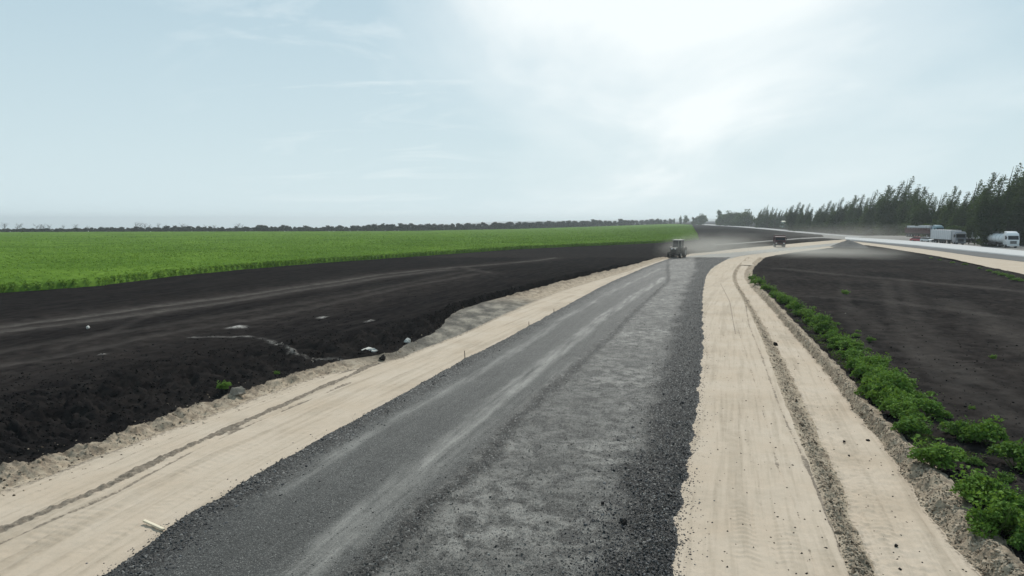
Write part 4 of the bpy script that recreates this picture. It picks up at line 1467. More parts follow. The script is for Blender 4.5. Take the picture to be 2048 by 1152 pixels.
rocks('rubble', pa, r.uniform(0.012, 0.035, len(pa)), SCLOD, 508, 'dark crumbs of soil lying on the pale sand ditch', 'rubble')
pa, r, Y = scatter(16000, 509, lambda r, n: np.where(r.uniform(size=n) < 0.85, 1 + r.uniform(-0.2, 1, n), 10 + 0.6 * r.uniform(0, 1, n) ** 1.5), 60)
rocks('dirt', pa, r.uniform(0.02, 0.06, len(pa)), SCLOD, 510, 'black crumbly clods on the cut slope and bare fields', 'dirt')


def boulder(name, px, py, z, w_px, mat, label, cat, seed, flat=0.7):
    p = P(px, py, z)
    z = zat(p[0], p[1])
    p = P(px, py, z)
    s = w_px / F * p[1] / 2
    bm = bmesh.new()
    rr = np.random.default_rng(seed)
    for k in range(26):
        d = rr.normal(size=3)
        d /= np.linalg.norm(d)
        d *= rr.uniform(0.75, 1.1)
        bm.verts.new((d[0] * 1.0, d[1] * 0.8, d[2]))
    hull = bmesh.ops.convex_hull(bm, input=bm.verts)
    bmesh.ops.delete(bm, geom=[v for v in bm.verts if not v.link_faces], context='VERTS')
    bmesh.ops.subdivide_edges(bm, edges=bm.edges, cuts=2, use_grid_fill=True)
    for v in bm.verts:
        c = v.co
        k = 1 + 0.16 * float(perlin(np.array([c.x * 2.3 + seed]), np.array([c.y * 2.3 + c.z * 1.9]), seed)[0]) + 0.10 * float(perlin(np.array([c.x * 6]), np.array([c.z * 6 + c.y * 5]), seed)[0])
        v.co = Vector((c.x * k, c.y * k, c.z * k * flat)) * s
    me = bpy.data.meshes.new(name)
    bm.to_mesh(me)
    bm.free()
    o = add(name, me, mat, None, (p[0], p[1], z + s * flat * 0.35))
    o.rotation_euler = (0, 0, rr.uniform(0, 6))
    return tag(o, label, cat)


WHITE_R = mat_plain('pale limestone', (0.52, 0.5, 0.46), 0.9, 0.1, 0.5, 6, dirtamt=0)
GREY_R = mat_plain('grey clay lump', (0.24, 0.215, 0.18), 0.95, 0.1, 0.6, 5, dirtamt=0)
DARK_R = mat_plain('dark clod', (0.02, 0.018, 0.017), 0.95, 0.1, 0.4, 5, dirtamt=0)
boulder('stone', 176, 657, 0.72, 9, WHITE_R, 'small white stone alone on the black soil below the wheel track', 'stone', 1, 1.0)
boulder('clay_lump', 740, 706, 0.3, 38, WHITE_R, 'large pale clay lump at the foot of the black slope', 'clay lump', 2, 0.5)
boulder('clay_lump', 815, 684, 0.2, 18, WHITE_R, 'smaller pale clay lump beside the black bank further along', 'clay lump', 3, 0.7)
boulder('clod', 765, 718, 0.1, 16, DARK_R, 'black clod lying on the sand edge beside the pale clay lump', 'clod', 4, 0.9)
boulder('clay_lump', 625, 730, 0.2, 22, GREY_R, 'small rounded clay lump under the chalk trail', 'clay lump', 7, 0.8)
boulder('clay_lump', 474, 788, 0.2, 36, GREY_R, 'grey clay lump right beside the green weed', 'clay lump', 8, 0.7)
boulder('clay_lump', 1690, 608 + 20, 0.0, 6, GREY_R, 'pale crumb of clay far out on the brown field', 'clay lump', 10, 0.6)
boulder('clay_lump', 1618, 685, 0.0, 16, WHITE_R, 'pale clay lump on the crest of the bank before the bushes', 'clay lump', 11, 0.6)
boulder('stone', 1247, 1046, 0.15, 17, DARK_R, 'black fist sized stone on the dusty right lane', 'stone', 12, 0.8)
boulder('stone', 1205, 1008, 0.15, 10, DARK_R, 'little black stone at the rim of the dusty lane', 'stone', 13, 0.8)
for k, (px, py, w) in enumerate(((1792, 1092, 10), (1688, 884, 8), (1736, 882, 9), (1698, 912, 6), (1800, 1140, 9), (1552, 690, 12))):
    lab = ['dark clod on the ditch floor near the photo bottom', 'dark clod high in the ditch beside the dirt ridge', 'dark clod in the ditch close under the clay bank', 'small dark clod in the ditch below two larger clods', 'dark clod lowest on the ditch floor', 'dark flat clod at the far end of the dirt ridge'][k]
    boulder('clod', px, py, -0.4, w, DARK_R, lab, 'clod', 20 + k, 0.8)

WOOD = mat_plain('weathered pale wood', (0.66, 0.58, 0.44), 0.85, 0.2, 0.2, 8, dirtamt=0)
DWOOD = mat_plain('dark stake wood', (0.10, 0.08, 0.06), 0.9, 0.2, 0.4, 8, dirtamt=0)
a, b = P(288, 1041, 0.05), P(326, 1058, 0.05)
mb = MB()
d = Vector(b) - Vector(a)
ln = d.length
mb.box((0, 0, 0), (ln, 0.06, 0.045), 0.004)
mb.prism([(-0.022, -0.015), (0.022, -0.015), (0.022, 0.015), (-0.022, 0.015)], ln / 2 - 0.002, ln / 2 + 0.03)
o = mb.build('wooden_stake', WOOD)
c = (Vector(a) + Vector(b)) / 2
o.location = (c.x, c.y, zat(c.x, c.y) + 0.045)
o.rotation_euler = (0, 0, math.atan2(d.y, d.x))
tag(o, 'pale wooden stake lying on the sand beside the gravel edge', 'stake')


def stake(px, py, h_px, label, lean=0.08):
    p = P(px, py, 0.05)
    z = zat(p[0], p[1])
    h = h_px / F * p[1]
    m = MB()
    m.box((0, 0, h / 2), (0.035, 0.03, h), 0.004, taper=(0.8, 0.8))
    m.rod((0, 0, h * 0.98), (0, 0, h * 1.05), 0.014, 0.003, 6)
    o = m.build('marker_stake', DWOOD)
    o.location = (p[0], p[1], z - 0.02)
    o.rotation_euler = (lean, -lean, 0.4)
    return tag(o, label, 'stake', 'stakes marking the gravel edge')


stake(930, 722, 17, 'upright dark marker stake on the far edge of the gravel, nearest of three')
stake(1058, 654, 9, 'short marker stake at the gravel edge, middle of three')
stake(1108, 626, 8, 'short marker stake at the gravel edge, farthest of three')

# ------------------------------------------------------------------ gravel heap
def heap(px, D, wid, hgt, mat, label):
    n, m = 64, 20
    th = np.linspace(0, 2 * np.pi, n, endpoint=False)
    rr = np.linspace(0, 1, m)
    TH_, RR = np.meshgrid(th, rr)
    rad = wid / 2 * (1 + 0.12 * fbm(np.cos(TH_) * 2, np.sin(TH_) * 2, 1, 3, 3))
    X = RR * rad * np.cos(TH_)
    Y = RR * rad * np.sin(TH_)
    Z = hgt * (1 - RR) ** 0.9 * (1 + 0.1 * fbm(X, Y, 0.6, 3, 7)) + 0.06 * fbm(X, Y, 2.0, 3, 8) - 0.05 * RR
    idx = np.arange(n * m).reshape(m, n)
    Q = np.stack([idx[:-1], np.roll(idx, -1, 1)[:-1], np.roll(idx, -1, 1)[1:], idx[1:]], -1).reshape(-1, 4)
    me = np_mesh('gravel_heap', np.stack([X, Y, Z], -1).reshape(-1, 3), Q, True)
    o = add('gravel_heap', me, mat, None, (XA(px, D), D, -0.03))
    return tag(o, label, 'gravel heap')


HEAPM = mat_road('heaped gravel', (0.075, 0.072, 0.068), (0.12, 0.115, 0.108), 0.5)
heap(1698, 166, 8.6, 1.75, HEAPM, 'cone of dark gravel heaped where the road bends')

# ------------------------------------------------------------------ vehicles
WHITEP = mat_plain('white paint', (0.72, 0.73, 0.74), 0.35, 0.5, 0.15, 1.2, coat=0.3, dirtamt=0.35)
GREYBOX = mat_plain('greyish box panel', (0.50, 0.51, 0.53), 0.5, 0.4, 0.25, 0.8, dirtamt=0.3)
DARKP = mat_plain('dark navy paint', (0.20, 0.21, 0.24), 0.4, 0.5, 0.3, 1.2, coat=0.2, dirtamt=0.4)
TEALP = mat_plain('pale teal paint', (0.22, 0.33, 0.37), 0.4, 0.5, 0.2, 1.2, coat=0.2, dirtamt=0.3)
REDP = mat_plain('dull red paint', (0.085, 0.027, 0.03), 0.55, 0.4, 0.4, 1.5, dirtamt=0.35)
BRED = mat_plain('bright red paint', (0.50, 0.05, 0.075), 0.4, 0.5, 0.2, 1.5, dirtamt=0.2)
GLASS = mat_plain('dark window glass', (0.010, 0.012, 0.016), 0.25, 0.3, 0.1, 2, dirtamt=0)
RUBBER = mat_plain('black rubber', (0.018, 0.018, 0.018), 0.85, 0.2, 0.4, 4, dirtamt=0.0)
STEEL = mat_plain('grey steel', (0.30, 0.30, 0.31), 0.45, 0.5, 0.3, 3, metal=0.6, dirtamt=0.2)
BLACKP = mat_plain('black chassis', (0.022, 0.022, 0.023), 0.7, 0.3, 0.4, 3, dirtamt=0.3)
LAMP = mat_plain('lamp lens', (0.75, 0.75, 0.72), 0.1, 0.7, 0.1, 5, dirtamt=0)
MACH = mat_plain('dark dusty machine paint', (0.035, 0.032, 0.026), 0.6, 0.35, 0.5, 2, dirtamt=0.5)
PALEM = mat_plain('pale cab frame', (0.22, 0.21, 0.175), 0.5, 0.4, 0.3, 2, dirtamt=0.2)
CARGO = mat_plain('pale wrapped cargo', (0.55, 0.56, 0.57), 0.7, 0.3, 0.4, 2, dirtamt=0)


def wheel(parent, x, y, rad, w=0.32):
    m = MB()
    m.lathe([(rad * 0.58, -w / 2), (rad * 0.93, -w / 2), (rad, -w / 2 + 0.05), (rad, w / 2 - 0.05), (rad * 0.93, w / 2), (rad * 0.58, w / 2)], 'X', 22)
    o = m.build('wheel', RUBBER, parent, (x, y, rad), True)
    m = MB()
    m.lathe([(rad * 0.57, -w / 2 - 0.005), (rad * 0.5, -w / 2 + 0.04), (rad * 0.2, -w / 2 + 0.05), (rad * 0.18, w / 2 - 0.05), (rad * 0.5, w / 2 - 0.04), (rad * 0.57, w / 2 + 0.005)], 'X', 18)
    m.build('rim', STEEL, o, None, True)
    return o


def truck_cab(root, paint, h=3.5, roofm=None, visor=None, w=2.5):
    """cab-over tractor unit: front face at y = 0, facing -y"""
    m = MB()
    m.prism([(0.10, 0.75), (0.0, 1.0), (0.02, 1.75), (0.28, h - 0.35), (0.55, h), (2.05, h + 0.02), (2.15, h - 0.25), (2.15, 0.75)], -w / 2, w / 2, 0.07)
    m.build('cab', paint, root, None, True)
    m = MB()
    z0, z1 = 1.92, h - 0.62
    y0 = 0.02 + (z0 - 1.75) / (h - 0.35 - 1.75) * 0.26
    y1 = 0.02 + (z1 - 1.75) / (h - 0.35 - 1.75) * 0.26
    m.prism([(y0 - 0.03, z0), (y1 - 0.03, z1), (y1 + 0.04, z1), (y0 + 0.04, z0)], -w / 2 + 0.16, w / 2 - 0.16, 0.02)
    m.build('windshield', GLASS, root)
    for s in (-1, 1):
        m = MB()
        m.prism([(0.55, 1.95), (0.65, z1), (1.25, z1), (1.25, 1.95)], s * w / 2 - 0.015, s * w / 2 + 0.015)
        m.build('side_window', GLASS, root)
        m = MB()
        m.box((s * (w / 2 - 0.3), -0.02, 0.98), (0.42, 0.06, 0.2), 0.03)
        m.build('headlight', LAMP, root)
        m = MB()
        m.box((s * (w / 2 + 0.18), 0.18, 2.35), (0.2, 0.14, 0.55), 0.04)
        m.rod((s * (w / 2 - 0.02), 0.22, 2.55), (s * (w / 2 + 0.12), 0.2, 2.5), 0.025, None, 6)
        m.build('mirror', BLACKP, root)
    m = MB()
    for k in range(4):
        m.box((0, -0.03, 1.06 + k * 0.17), (1.35, 0.05, 0.12), 0.02)
    m.build('grille', BLACKP, root)
    m = MB()
    m.box((0, 0.08, 0.58), (w, 0.35, 0.38), 0.06)
    m.box((0, -0.11, 0.55), (1.1, 0.03, 0.16), 0.01)
    m.build('bumper', paint, root)
    if visor:
        m = MB()
        m.box((0, 0.02, h - 0.42), (w - 0.1, 0.35, 0.10), 0.03, Matrix.Rotation(R(-20), 3, 'X'))
        m.build('sun_visor', visor, root)
    if roofm:
        m = MB()
        m.prism([(0.6, h + 0.02), (1.2, h + 0.34), (2.05, h + 0.44), (2.1, h + 0.02)], -w / 2 + 0.12, w / 2 - 0.12, 0.06)
        m.build('roof_fairing', roofm, root, None, True)
    m = MB()
    m.box((0.38, 3.6, 0.85), (0.12, 5.4, 0.28), 0.02)
    m.box((-0.38, 3.6, 0.85), (0.12, 5.4, 0.28), 0.02)
    m.box((0, 3.6, 0.78), (0.9, 0.3, 0.2), 0.02)
    m.box((w / 2 - 0.35, 2.9, 0.75), (0.5, 1.1, 0.55), 0.06)
    m.box((-w / 2 + 0.35, 2.9, 0.75), (0.5, 1.1, 0.55), 0.06)
    m.build('chassis', BLACKP, root)
    for s in (-1, 1):
        wheel(root, s * (w / 2 - 0.2), 1.3, 0.5)
        wheel(root, s * (w / 2 - 0.3), 4.6, 0.5, 0.55)


def put(name, px, py_base, D, label, cat, z=0.0, rz=0.0, group=None):
    return tag(empty(name, (XA(px, D, z), D, z), rz), label, cat, group)


# -- white tanker facing the camera
YAW = -math.atan2(RDIR.x, RDIR.y)
tk = put('tanker_truck', 2026, 495, 160, 'white tanker truck with rounded white cab facing down the concrete road', 'truck', -0.02, YAW)
truck_cab(tk, WHITEP, 3.45, WHITEP)
m = MB()
m.lathe([(0.02, 3.15), (0.55, 3.2), (0.95, 3.35), (1.12, 3.6), (1.12, 12.6), (0.95, 12.85), (0.55, 13.0), (0.02, 13.05)], 'Y', 30, (0, 0, 2.10))
m.build('tank', WHITEP, tk, None, True)
m = MB()
for y in (4.6, 6.4, 8.2, 10.0, 11.8):
    m.lathe([(1.135, y - 0.04), (1.15, y), (1.135, y + 0.04)], 'Y', 30, (0, 0, 2.10))
m.build('tank_band', STEEL, tk, None, True)
for y in (5.5, 8.2, 11.0):
    m = MB()
    m.lathe([(0.30, 0), (0.30, 0.16), (0.2, 0.22), (0.01, 0.24)], 'Z', 16, (0, y, 3.2))
    m.build('manhole', STEEL, tk, None, True)
m = MB()
m.box((0, 8.3, 3.26), (0.5, 7.0, 0.03))
for s in (-0.3, 0.3):
    m.rod((s, 4.9, 3.62), (s, 11.7, 3.62), 0.02, None, 6)
    for y in (4.9, 6.6, 8.3, 10.0, 11.7):
        m.rod((s, y, 3.22), (s, y, 3.62), 0.018, None, 6)
m.build('walkway', STEEL, tk)
m = MB()
m.box((0, 8.8, 0.95), (0.95, 7.8, 0.22), 0.03)
m.box((1.0, 8.0, 0.95), (0.35, 4.2, 0.5), 0.06)
m.box((-1.0, 8.0, 0.95), (0.35, 4.2, 0.5), 0.06)
m.box((0, 12.9, 0.7), (2.3, 0.1, 0.25), 0.02)
m.build('trailer_frame', BLACKP, tk)
for y in (10.0, 11.3, 12.5):
    for s in (-1, 1):
        wheel(tk, s * 0.98, y, 0.5, 0.5)

# -- grey box truck
bx = put('box_truck', 1921, 489, 179, 'grey white box trailer truck with a dark cab, parked ahead of the tanker', 'truck', -0.02, YAW + R(2))
truck_cab(bx, DARKP, 3.45, None, WHITEP)
m = MB()
m.box((0, 9.2, 2.55), (2.55, 12.6, 2.55), 0.04)
m.build('cargo_box', GREYBOX, bx)
m = MB()
for k in range(11):
    m.box((1.285, 3.4 + k * 1.16, 2.55), (0.03, 0.07, 2.45))
    m.box((-1.285, 3.4 + k * 1.16, 2.55), (0.03, 0.07, 2.45))
m.box((0, 2.88, 2.75), (1.6, 0.14, 1.3), 0.05)
m.build('trim', STEEL, bx)
m = MB()
m.box((0, 9.4, 1.1), (1.0, 11.8, 0.28), 0.03)
for s in (-1, 1):
    m.box((s * 1.15, 8.2, 0.85), (0.06, 4.2, 0.6), 0.02)
m.box((0, 15.4, 0.65), (2.3, 0.1, 0.2), 0.02)
m.build('trailer_frame', BLACKP, bx)
for y in (11.9, 13.2, 14.4):
    for s in (-1, 1):
        wheel(bx, s * 1.0, y, 0.5, 0.45)

# -- red laden truck on a low earth bank
BANKM = LOT
zb = 0.9
bxc, byc = XA(1846, 224, zb), 224
n, m_ = 40, 24
uu, vv = np.meshgrid(np.linspace(-1, 1, n), np.linspace(-1, 1, m_))
bxs, bys = uu * 24, vv * 12
k = np.clip(1 - np.maximum(sst(0.6, 1.0, np.abs(uu)), sst(0.55, 1.0, np.abs(vv))), 0, 1)
bzs = -0.08 + (zb + 0.08) * k + 0.05 * fbm(bxs, bys, 0.3, 3, 4) * k
ca, sa = math.cos(R(77)), math.sin(R(77))
o = add('earth_bank', grid_mesh('earth_bank', bxc + bxs * ca - bys * sa * 1.0, byc + 8 + bxs * sa + bys * ca, bzs), BANKM)
tag(o, 'low grey earth bank carrying the red laden truck', 'bank', None, 'structure')
rd = put('flatbed_truck', 1880, 474, 216, 'dark red sided truck with pale cargo on top and a teal cab', 'truck', zb, R(3))
truck_cab(rd, TEALP, 3.6, TEALP)
m = MB()
m.box((0, 9.6, 1.75), (2.5, 13.0, 0.9), 0.04)
m.build('trailer_body', REDP, rd)
for s in (-1, 1):
    m = MB()
    for kk in range(10):
        m.box((s * 1.28, 3.6 + kk * 1.33, 2.35), (0.06, 0.1, 1.5), 0.01)
    for kk in range(4):
        m.box((s * 1.26, 9.6, 2.3 + kk * 0.22), (0.03, 12.9, 0.16), 0.01)
    m.build('side_board', REDP, rd)
m = MB()
for kk in range(8):
    m.box((random.uniform(-0.1, 0.1), 4.6 + kk * 1.42, 3.05 + random.uniform(-0.1, 0.25)), (2.2, 1.25, 1.1), 0.12)
m.build('cargo', CARGO, rd)
m = MB()
m.box((0, 3.0, 2.6), (2.4, 0.4, 2.2), 0.06)
m.build('headboard', DARKP, rd)
m = MB()
m.box((0, 9.6, 1.1), (1.0, 12.6, 0.3), 0.03)
m.build('trailer_frame', BLACKP, rd)
for y in (12.4, 13.7, 14.9):
    for s in (-1, 1):
        wheel(rd, s * 1.0, y, 0.5, 0.45)


# -- small red car and white car beside the red truck
def car(name, px, D, paint, label, z=0.0, rz=0.0):
    o = put(name, px, 0, D, label, 'car', z, rz)
    m = MB()
    m.prism([(0, 0.35), (0.03, 0.62), (0.25, 0.78), (1.1, 0.92), (4.0, 0.95), (4.25, 0.85), (4.3, 0.4), (4.1, 0.28), (0.2, 0.25)], -0.86, 0.86, 0.07)
    m.build('body', paint, o, None, True)
    m = MB()
    m.prism([(1.0, 0.9), (1.75, 1.42), (3.3, 1.45), (4.05, 0.93)], -0.74, 0.74, 0.09)
    m.build('window', GLASS, o, None, True)
    m = MB()
    m.prism([(1.72, 1.42), (1.85, 1.48), (3.2, 1.5), (3.34, 1.44)], -0.68, 0.68, 0.02)
    m.build('roof', paint, o, None, True)
    for s in (-1, 1):
        m = MB()
        m.box((s * 0.62, 0.02, 0.66), (0.32, 0.08, 0.13), 0.03)
        m.build('headlight', LAMP, o)
        for y in (0.85, 3.4):
            wheel(o, s * 0.78, y, 0.31, 0.2)
    m = MB()
    m.box((0, -0.02, 0.45), (0.9, 0.06, 0.18), 0.02)
    m.build('grille', BLACKP, o)
    return o


car('parked_car', 1852, 204, BRED, 'small red car parked below the dark red sided truck', -0.02, YAW + R(50))
car('parked_car', 1866, 200, WHITEP, 'small white car parked between the red car and the box truck', -0.02, YAW + R(20))

# -- white tank trailer half hidden by thin trunks
tt2 = put('tank_trailer', 1966, 478, 194, 'white rounded tank on a trailer behind the thin bare trunks', 'trailer', -0.02, YAW + R(20))
m = MB()
m.lathe([(0.02, 0.0), (0.5, 0.06), (0.85, 0.22), (0.95, 0.5), (0.95, 8.6), (0.85, 8.9), (0.5, 9.05), (0.02, 9.1)], 'Y', 26, (0, 0, 2.0))
m.build('tank', WHITEP, tt2, None, True)
m = MB()
m.box((0, 4.6, 0.95), (0.9, 8.4, 0.2), 0.03)
for y in (1.2, 3.4, 6.0, 8.0):
    m.box((0, y, 1.15), (1.5, 0.12, 0.35), 0.02)
for s in (-0.6, 0.6):
    m.rod((s, 1.0, 0.0), (s, 1.0, 0.95), 0.06, None, 8)
m.build('trailer_frame', BLACKP, tt2)
for y in (6.0, 7.3):
    for s in (-1, 1):
        wheel(tt2, s * 0.9, y, 0.48, 0.4)

# -- road machine (wheeled, cab and hood) in its dust
D0 = 116
tr = put('tractor', 1347, 517, D0, 'dark wheeled tractor with pale cab roof raising dust on the gravel road', 'tractor', 0.06, R(-28))
# front at -y; machine about 5.2 m long
m = MB()
m.prism([(0.0, 0.9), (0.0, 1.55), (0.25, 1.72), (2.1, 1.85), (2.1, 0.85)], -0.5, 0.5, 0.08)
m.build('hood', MACH, tr, None, True)
m = MB()
m.box((0, -0.03, 1.25), (0.8, 0.05, 0.6), 0.02)
for kk in range(5):
    m.box((0, -0.06, 1.03 + kk * 0.11), (0.75, 0.03, 0.04))
m.build('grille', BLACKP, tr)
for s in (-1, 1):
    m = MB()
    m.lathe([(0.13, -0.05), (0.13, 0.03), (0.05, 0.08)], 'Y', 14, (s * 0.3, -0.08, 1.58))
    m.build('headlight', LAMP, tr)
m = MB()
m.prism([(2.1, 0.95), (2.1, 1.7), (3.75, 1.7), (3.75, 0.95)], -0.75, 0.75, 0.05)
m.build('cab', MACH, tr)
m = MB()
m.prism([(2.12, 1.72), (2.25, 2.85), (3.65, 2.85), (3.7, 1.72)], -0.72, 0.72, 0.03)
m.build('window', GLASS, tr)
m = MB()
for s in (-1, 1):
    m.rod((s * 0.75, 2.1, 1.7), (s * 0.75, 2.23, 2.9), 0.06, None, 8)
    m.rod((s * 0.75, 3.72, 1.7), (s * 0.75, 3.67, 2.9), 0.06, None, 8)
m.build('cab_frame', PALEM, tr)
m = MB()
m.prism([(1.95, 2.88), (2.05, 3.05), (3.8, 3.08), (3.9, 2.88)], -0.85, 0.85, 0.05)
m.build('roof', PALEM, tr, None, True)
m = MB()
m.rod((0.42, 1.5, 1.75), (0.42, 1.5, 2.75), 0.055, None, 10)
m.rod((0.42, 1.5, 2.75), (0.42, 1.62, 2.95), 0.05, None, 10)
m.build('exhaust', PALEM, tr)
m = MB()
m.box((0, 2.0, 0.78), (0.55, 3.8, 0.4), 0.04)
m.box((0, 0.55, 0.62), (1.7, 0.18, 0.18), 0.03)
m.box((0, 3.1, 0.85), (1.7, 0.3, 0.3), 0.03)
m.build('chassis', BLACKP, tr)
for s in (-1, 1):
    wheel(tr, s * 0.95, 0.55, 0.52, 0.36)
    wheel(tr, s * 1.02, 3.1, 0.85, 0.5)
    m = MB()
    m.prism([(2.2, 1.35), (2.4, 1.7), (2.75, 1.86), (3.45, 1.86), (3.85, 1.6), (3.95, 1.3), (3.85, 1.3), (3.7, 1.55), (3.4, 1.76), (2.8, 1.76), (2.5, 1.6), (2.3, 1.32)], s * 1.02 - 0.3, s * 1.02 + 0.3)
    m.build('mudguard', MACH, tr)
m = MB()
m.box((0, 4.6, 0.9), (2.2, 1.5, 0.9), 0.06)
m.box((0, 3.95, 0.75), (0.3, 0.6, 0.2), 0.02)
m.build('rear_hopper', PALEM, tr)

# -- dark red tipper truck further back
D1 = 163
dt = put('dump_truck', 1560, 494, D1, 'dark red dump truck coming along the dusty bend', 'truck', 0.03, R(-18))
m = MB()
m.prism([(0.1, 0.7), (0.0, 0.95), (0.04, 1.55), (0.22, 2.45), (0.45, 2.62), (1.55, 2.64), (1.6, 0.7)], -1.2, 1.2, 0.07)
m.build('cab', REDP, dt, None, True)
m = MB()
m.prism([(0.045, 1.65), (0.175, 2.3), (0.25, 2.3), (0.12, 1.65)], -1.05, 1.05, 0.01)
m.build('windshield', GLASS, dt)
for s in (-1, 1):
    m = MB()
    m.prism([(0.4, 1.65), (0.5, 2.3), (1.3, 2.3), (1.3, 1.65)], s * 1.2 - 0.015, s * 1.2 + 0.015)
    m.build('side_window', GLASS, dt)
    m = MB()
    m.box((s * 0.85, -0.02, 0.95), (0.35, 0.06, 0.2), 0.03)
    m.build('headlight', LAMP, dt)
    m = MB()
    m.box((s * 1.36, 0.12, 2.0), (0.18, 0.1, 0.42), 0.03)
    m.rod((s * 1.18, 0.16, 2.1), (s * 1.3, 0.14, 2.08), 0.02, None, 6)
    m.build('mirror', BLACKP, dt)
m = MB()
m.box((0, -0.02, 2.46), (2.3, 0.3, 0.08), 0.02)
m.build('sun_visor', PALEM, dt)
m = MB()
for kk in range(3):
    m.box((0, -0.02, 1.12 + kk * 0.16), (1.3, 0.05, 0.11), 0.02)
m.build('grille', BLACKP, dt)
m = MB()
m.box((0, 0.06, 0.55), (2.4, 0.3, 0.32), 0.05)
m.build('bumper', BLACKP, dt)
m = MB()
m.prism([(1.75, 1.15), (1.7, 2.75), (0.9, 2.8), (0.9, 2.88), (1.8, 2.88), (6.0, 2.5), (6.2, 1.15)], -1.25, 1.25, 0.03)
for kk in range(5):
    for s in (-1, 1):
        m.box((s * 1.28, 2.2 + kk * 0.85, 1.85), (0.08, 0.12, 1.25), 0.01)
m.build('tipper_body', REDP, dt)
m = MB()
m.box((0, 3.6, 0.92), (0.9, 5.4, 0.3), 0.03)
m.build('chassis', BLACKP, dt)
for s in (-1, 1):
    wheel(dt, s * 1.02, 1.1, 0.5, 0.32)
    wheel(dt, s * 0.95, 4.2, 0.5, 0.52)
    wheel(dt, s * 0.95, 5.4, 0.5, 0.52)

# -- small pale building
bl = put('small_building', 1563, 455, 585, 'small pale building with a cream roof edge between the far tree clumps', 'building', -0.05, R(10))
m = MB()
m.box((0, 0, 2.3), (5.2, 4.5, 4.7), 0.02)
m.build('wall', mat_plain('pale teal wall', (0.30, 0.40, 0.38), 0.9, 0.1, 0.3, 0.6, dirtamt=0), bl)
m = MB()
m.prism([(-2.7, 4.6), (-2.7, 5.1), (0, 5.9), (2.7, 5.1), (2.7, 4.6)], -2.9, 2.9)
m.build('roof', mat_plain('cream roof edge', (0.62, 0.60, 0.48), 0.8, 0.2, 0.2, 0.6, dirtamt=0), bl)
for x in (-1.5, 0.2):
    m = MB()
    m.box((x, -2.27, 2.6), (1.0, 0.06, 1.3))
    m.build('window', GLASS, bl)
m = MB()
m.box((1.7, -2.27, 1.1), (0.9, 0.06, 2.1))
m.build('door', DARKP, bl)

# ------------------------------------------------------------------ air: haze and dust
def vol_mat(name, color, density, aniso, soft=False):
    t = NT(name)
    v = t.n('ShaderNodeVolumePrincipled')
    v.inputs['Color'].default_value = (*color, 1)
    v.inputs['Anisotropy'].default_value = aniso
    v.inputs['Density'].default_value = density
    if soft:
        p = t.objpos()
        ln = t.n('ShaderNodeVectorMath', operation='LENGTH')
        t.link(p, ln.inputs[0])
        nz = t.noise(t.mapping(p, (1.2, 1.2, 0.8)), 1.6, 4, 0.6)
        a = t.math('ADD', ln.outputs['Value'], t.math('MULTIPLY', t.math('SUBTRACT', nz, 0.5), 1.1))
        t.link(t.math('MULTIPLY', t.ramp(a, [(0.15, 1.0), (0.55, 0.3), (0.92, 0.0)]), density), v.inputs['Density'])
    t.link(v.outputs[0], t.out.inputs['Volume'])
    return t.m


mb = MB()
mb.box((0, 4450, -75), (17600, 9200, 230))
hz = mb.build('haze', vol_mat('thin summer haze', (0.90, 0.97, 1.0), 0.00022, 0.40))
tag(hz, 'thin pale haze over the whole plain', 'haze', None, 'stuff')


def dust_cloud(px, D, zc, size, dens, label, rz=0.0):
    bm = bmesh.new()
    bmesh.ops.create_icosphere(bm, subdivisions=3, radius=1.0)
    me = bpy.data.meshes.new('dust_cloud')
    bm.to_mesh(me)
    bm.free()
    o = add('dust_cloud', me, vol_mat('road dust', (0.88, 0.84, 0.76), dens, 0.2, True), None, (XA(px, D, zc), D, zc))
    o.scale = size
    o.rotation_euler = (0, 0, rz)
    return tag(o, label, 'dust', None, 'stuff')


dust_cloud(1396, 117.5, 1.5, (8.5, 6.0, 2.6), 0.14, 'dust cloud trailing behind the tractor')
dust_cloud(1630, 126, 0.7, (22, 18, 1.45), 0.065, 'low veil of dust drifting over the brown field below the gravel heap', R(-20))
dust_cloud(1700, 215, 2.2, (34, 30, 4.0), 0.010, 'thin dust hanging over the bend near the poplars')
dust_cloud(1450, 138, 1.8, (13, 15, 2.8), 0.045, 'thin dust over the black field behind the tractor')

# ------------------------------------------------------------------ light and sky
SUN_AZ, SUN_EL = R(17), R(50)
sd_ = Vector((math.sin(SUN_AZ) * math.cos(SUN_EL), math.cos(SUN_AZ) * math.cos(SUN_EL), math.sin(SUN_EL)))
sl = bpy.data.lights.new('sun', 'SUN')
sl.energy = 3.0
sl.angle = R(0.6)
sl.color = (1.0, 0.955, 0.89)
so = bpy.data.objects.new('sun', sl)
COL.objects.link(so)
so.rotation_euler = sd_.to_track_quat('Z', 'Y').to_euler()

w = bpy.data.worlds.new('World')
SC.world = w
w.use_nodes = True
nt = w.node_tree
nt.nodes.clear()


def wn(typ, **kw):
    nd = nt.nodes.new(typ)
    for k, v in kw.items():
        setattr(nd, k, v)
    return nd


def wmath(op, a, b=0.0, clamp=False):
    nd = wn('ShaderNodeMath', operation=op, use_clamp=clamp)
    for s, v in ((nd.inputs[0], a), (nd.inputs[1], b)):
        if isinstance(v, bpy.types.NodeSocket):
            nt.links.new(v, s)
        else:
            s.default_value = v
    return nd.outputs[0]


def wramp(f, stops):
    nd = wn('ShaderNodeValToRGB')
    el = nd.color_ramp.elements
    while len(el) < len(stops):
        el.new(0.5)
    for e_, (p_, c_) in zip(el, stops):
        e_.position = p_
        e_.color = (c_, c_, c_, 1)
    nt.links.new(f, nd.inputs[0])
    return nd.outputs[0]


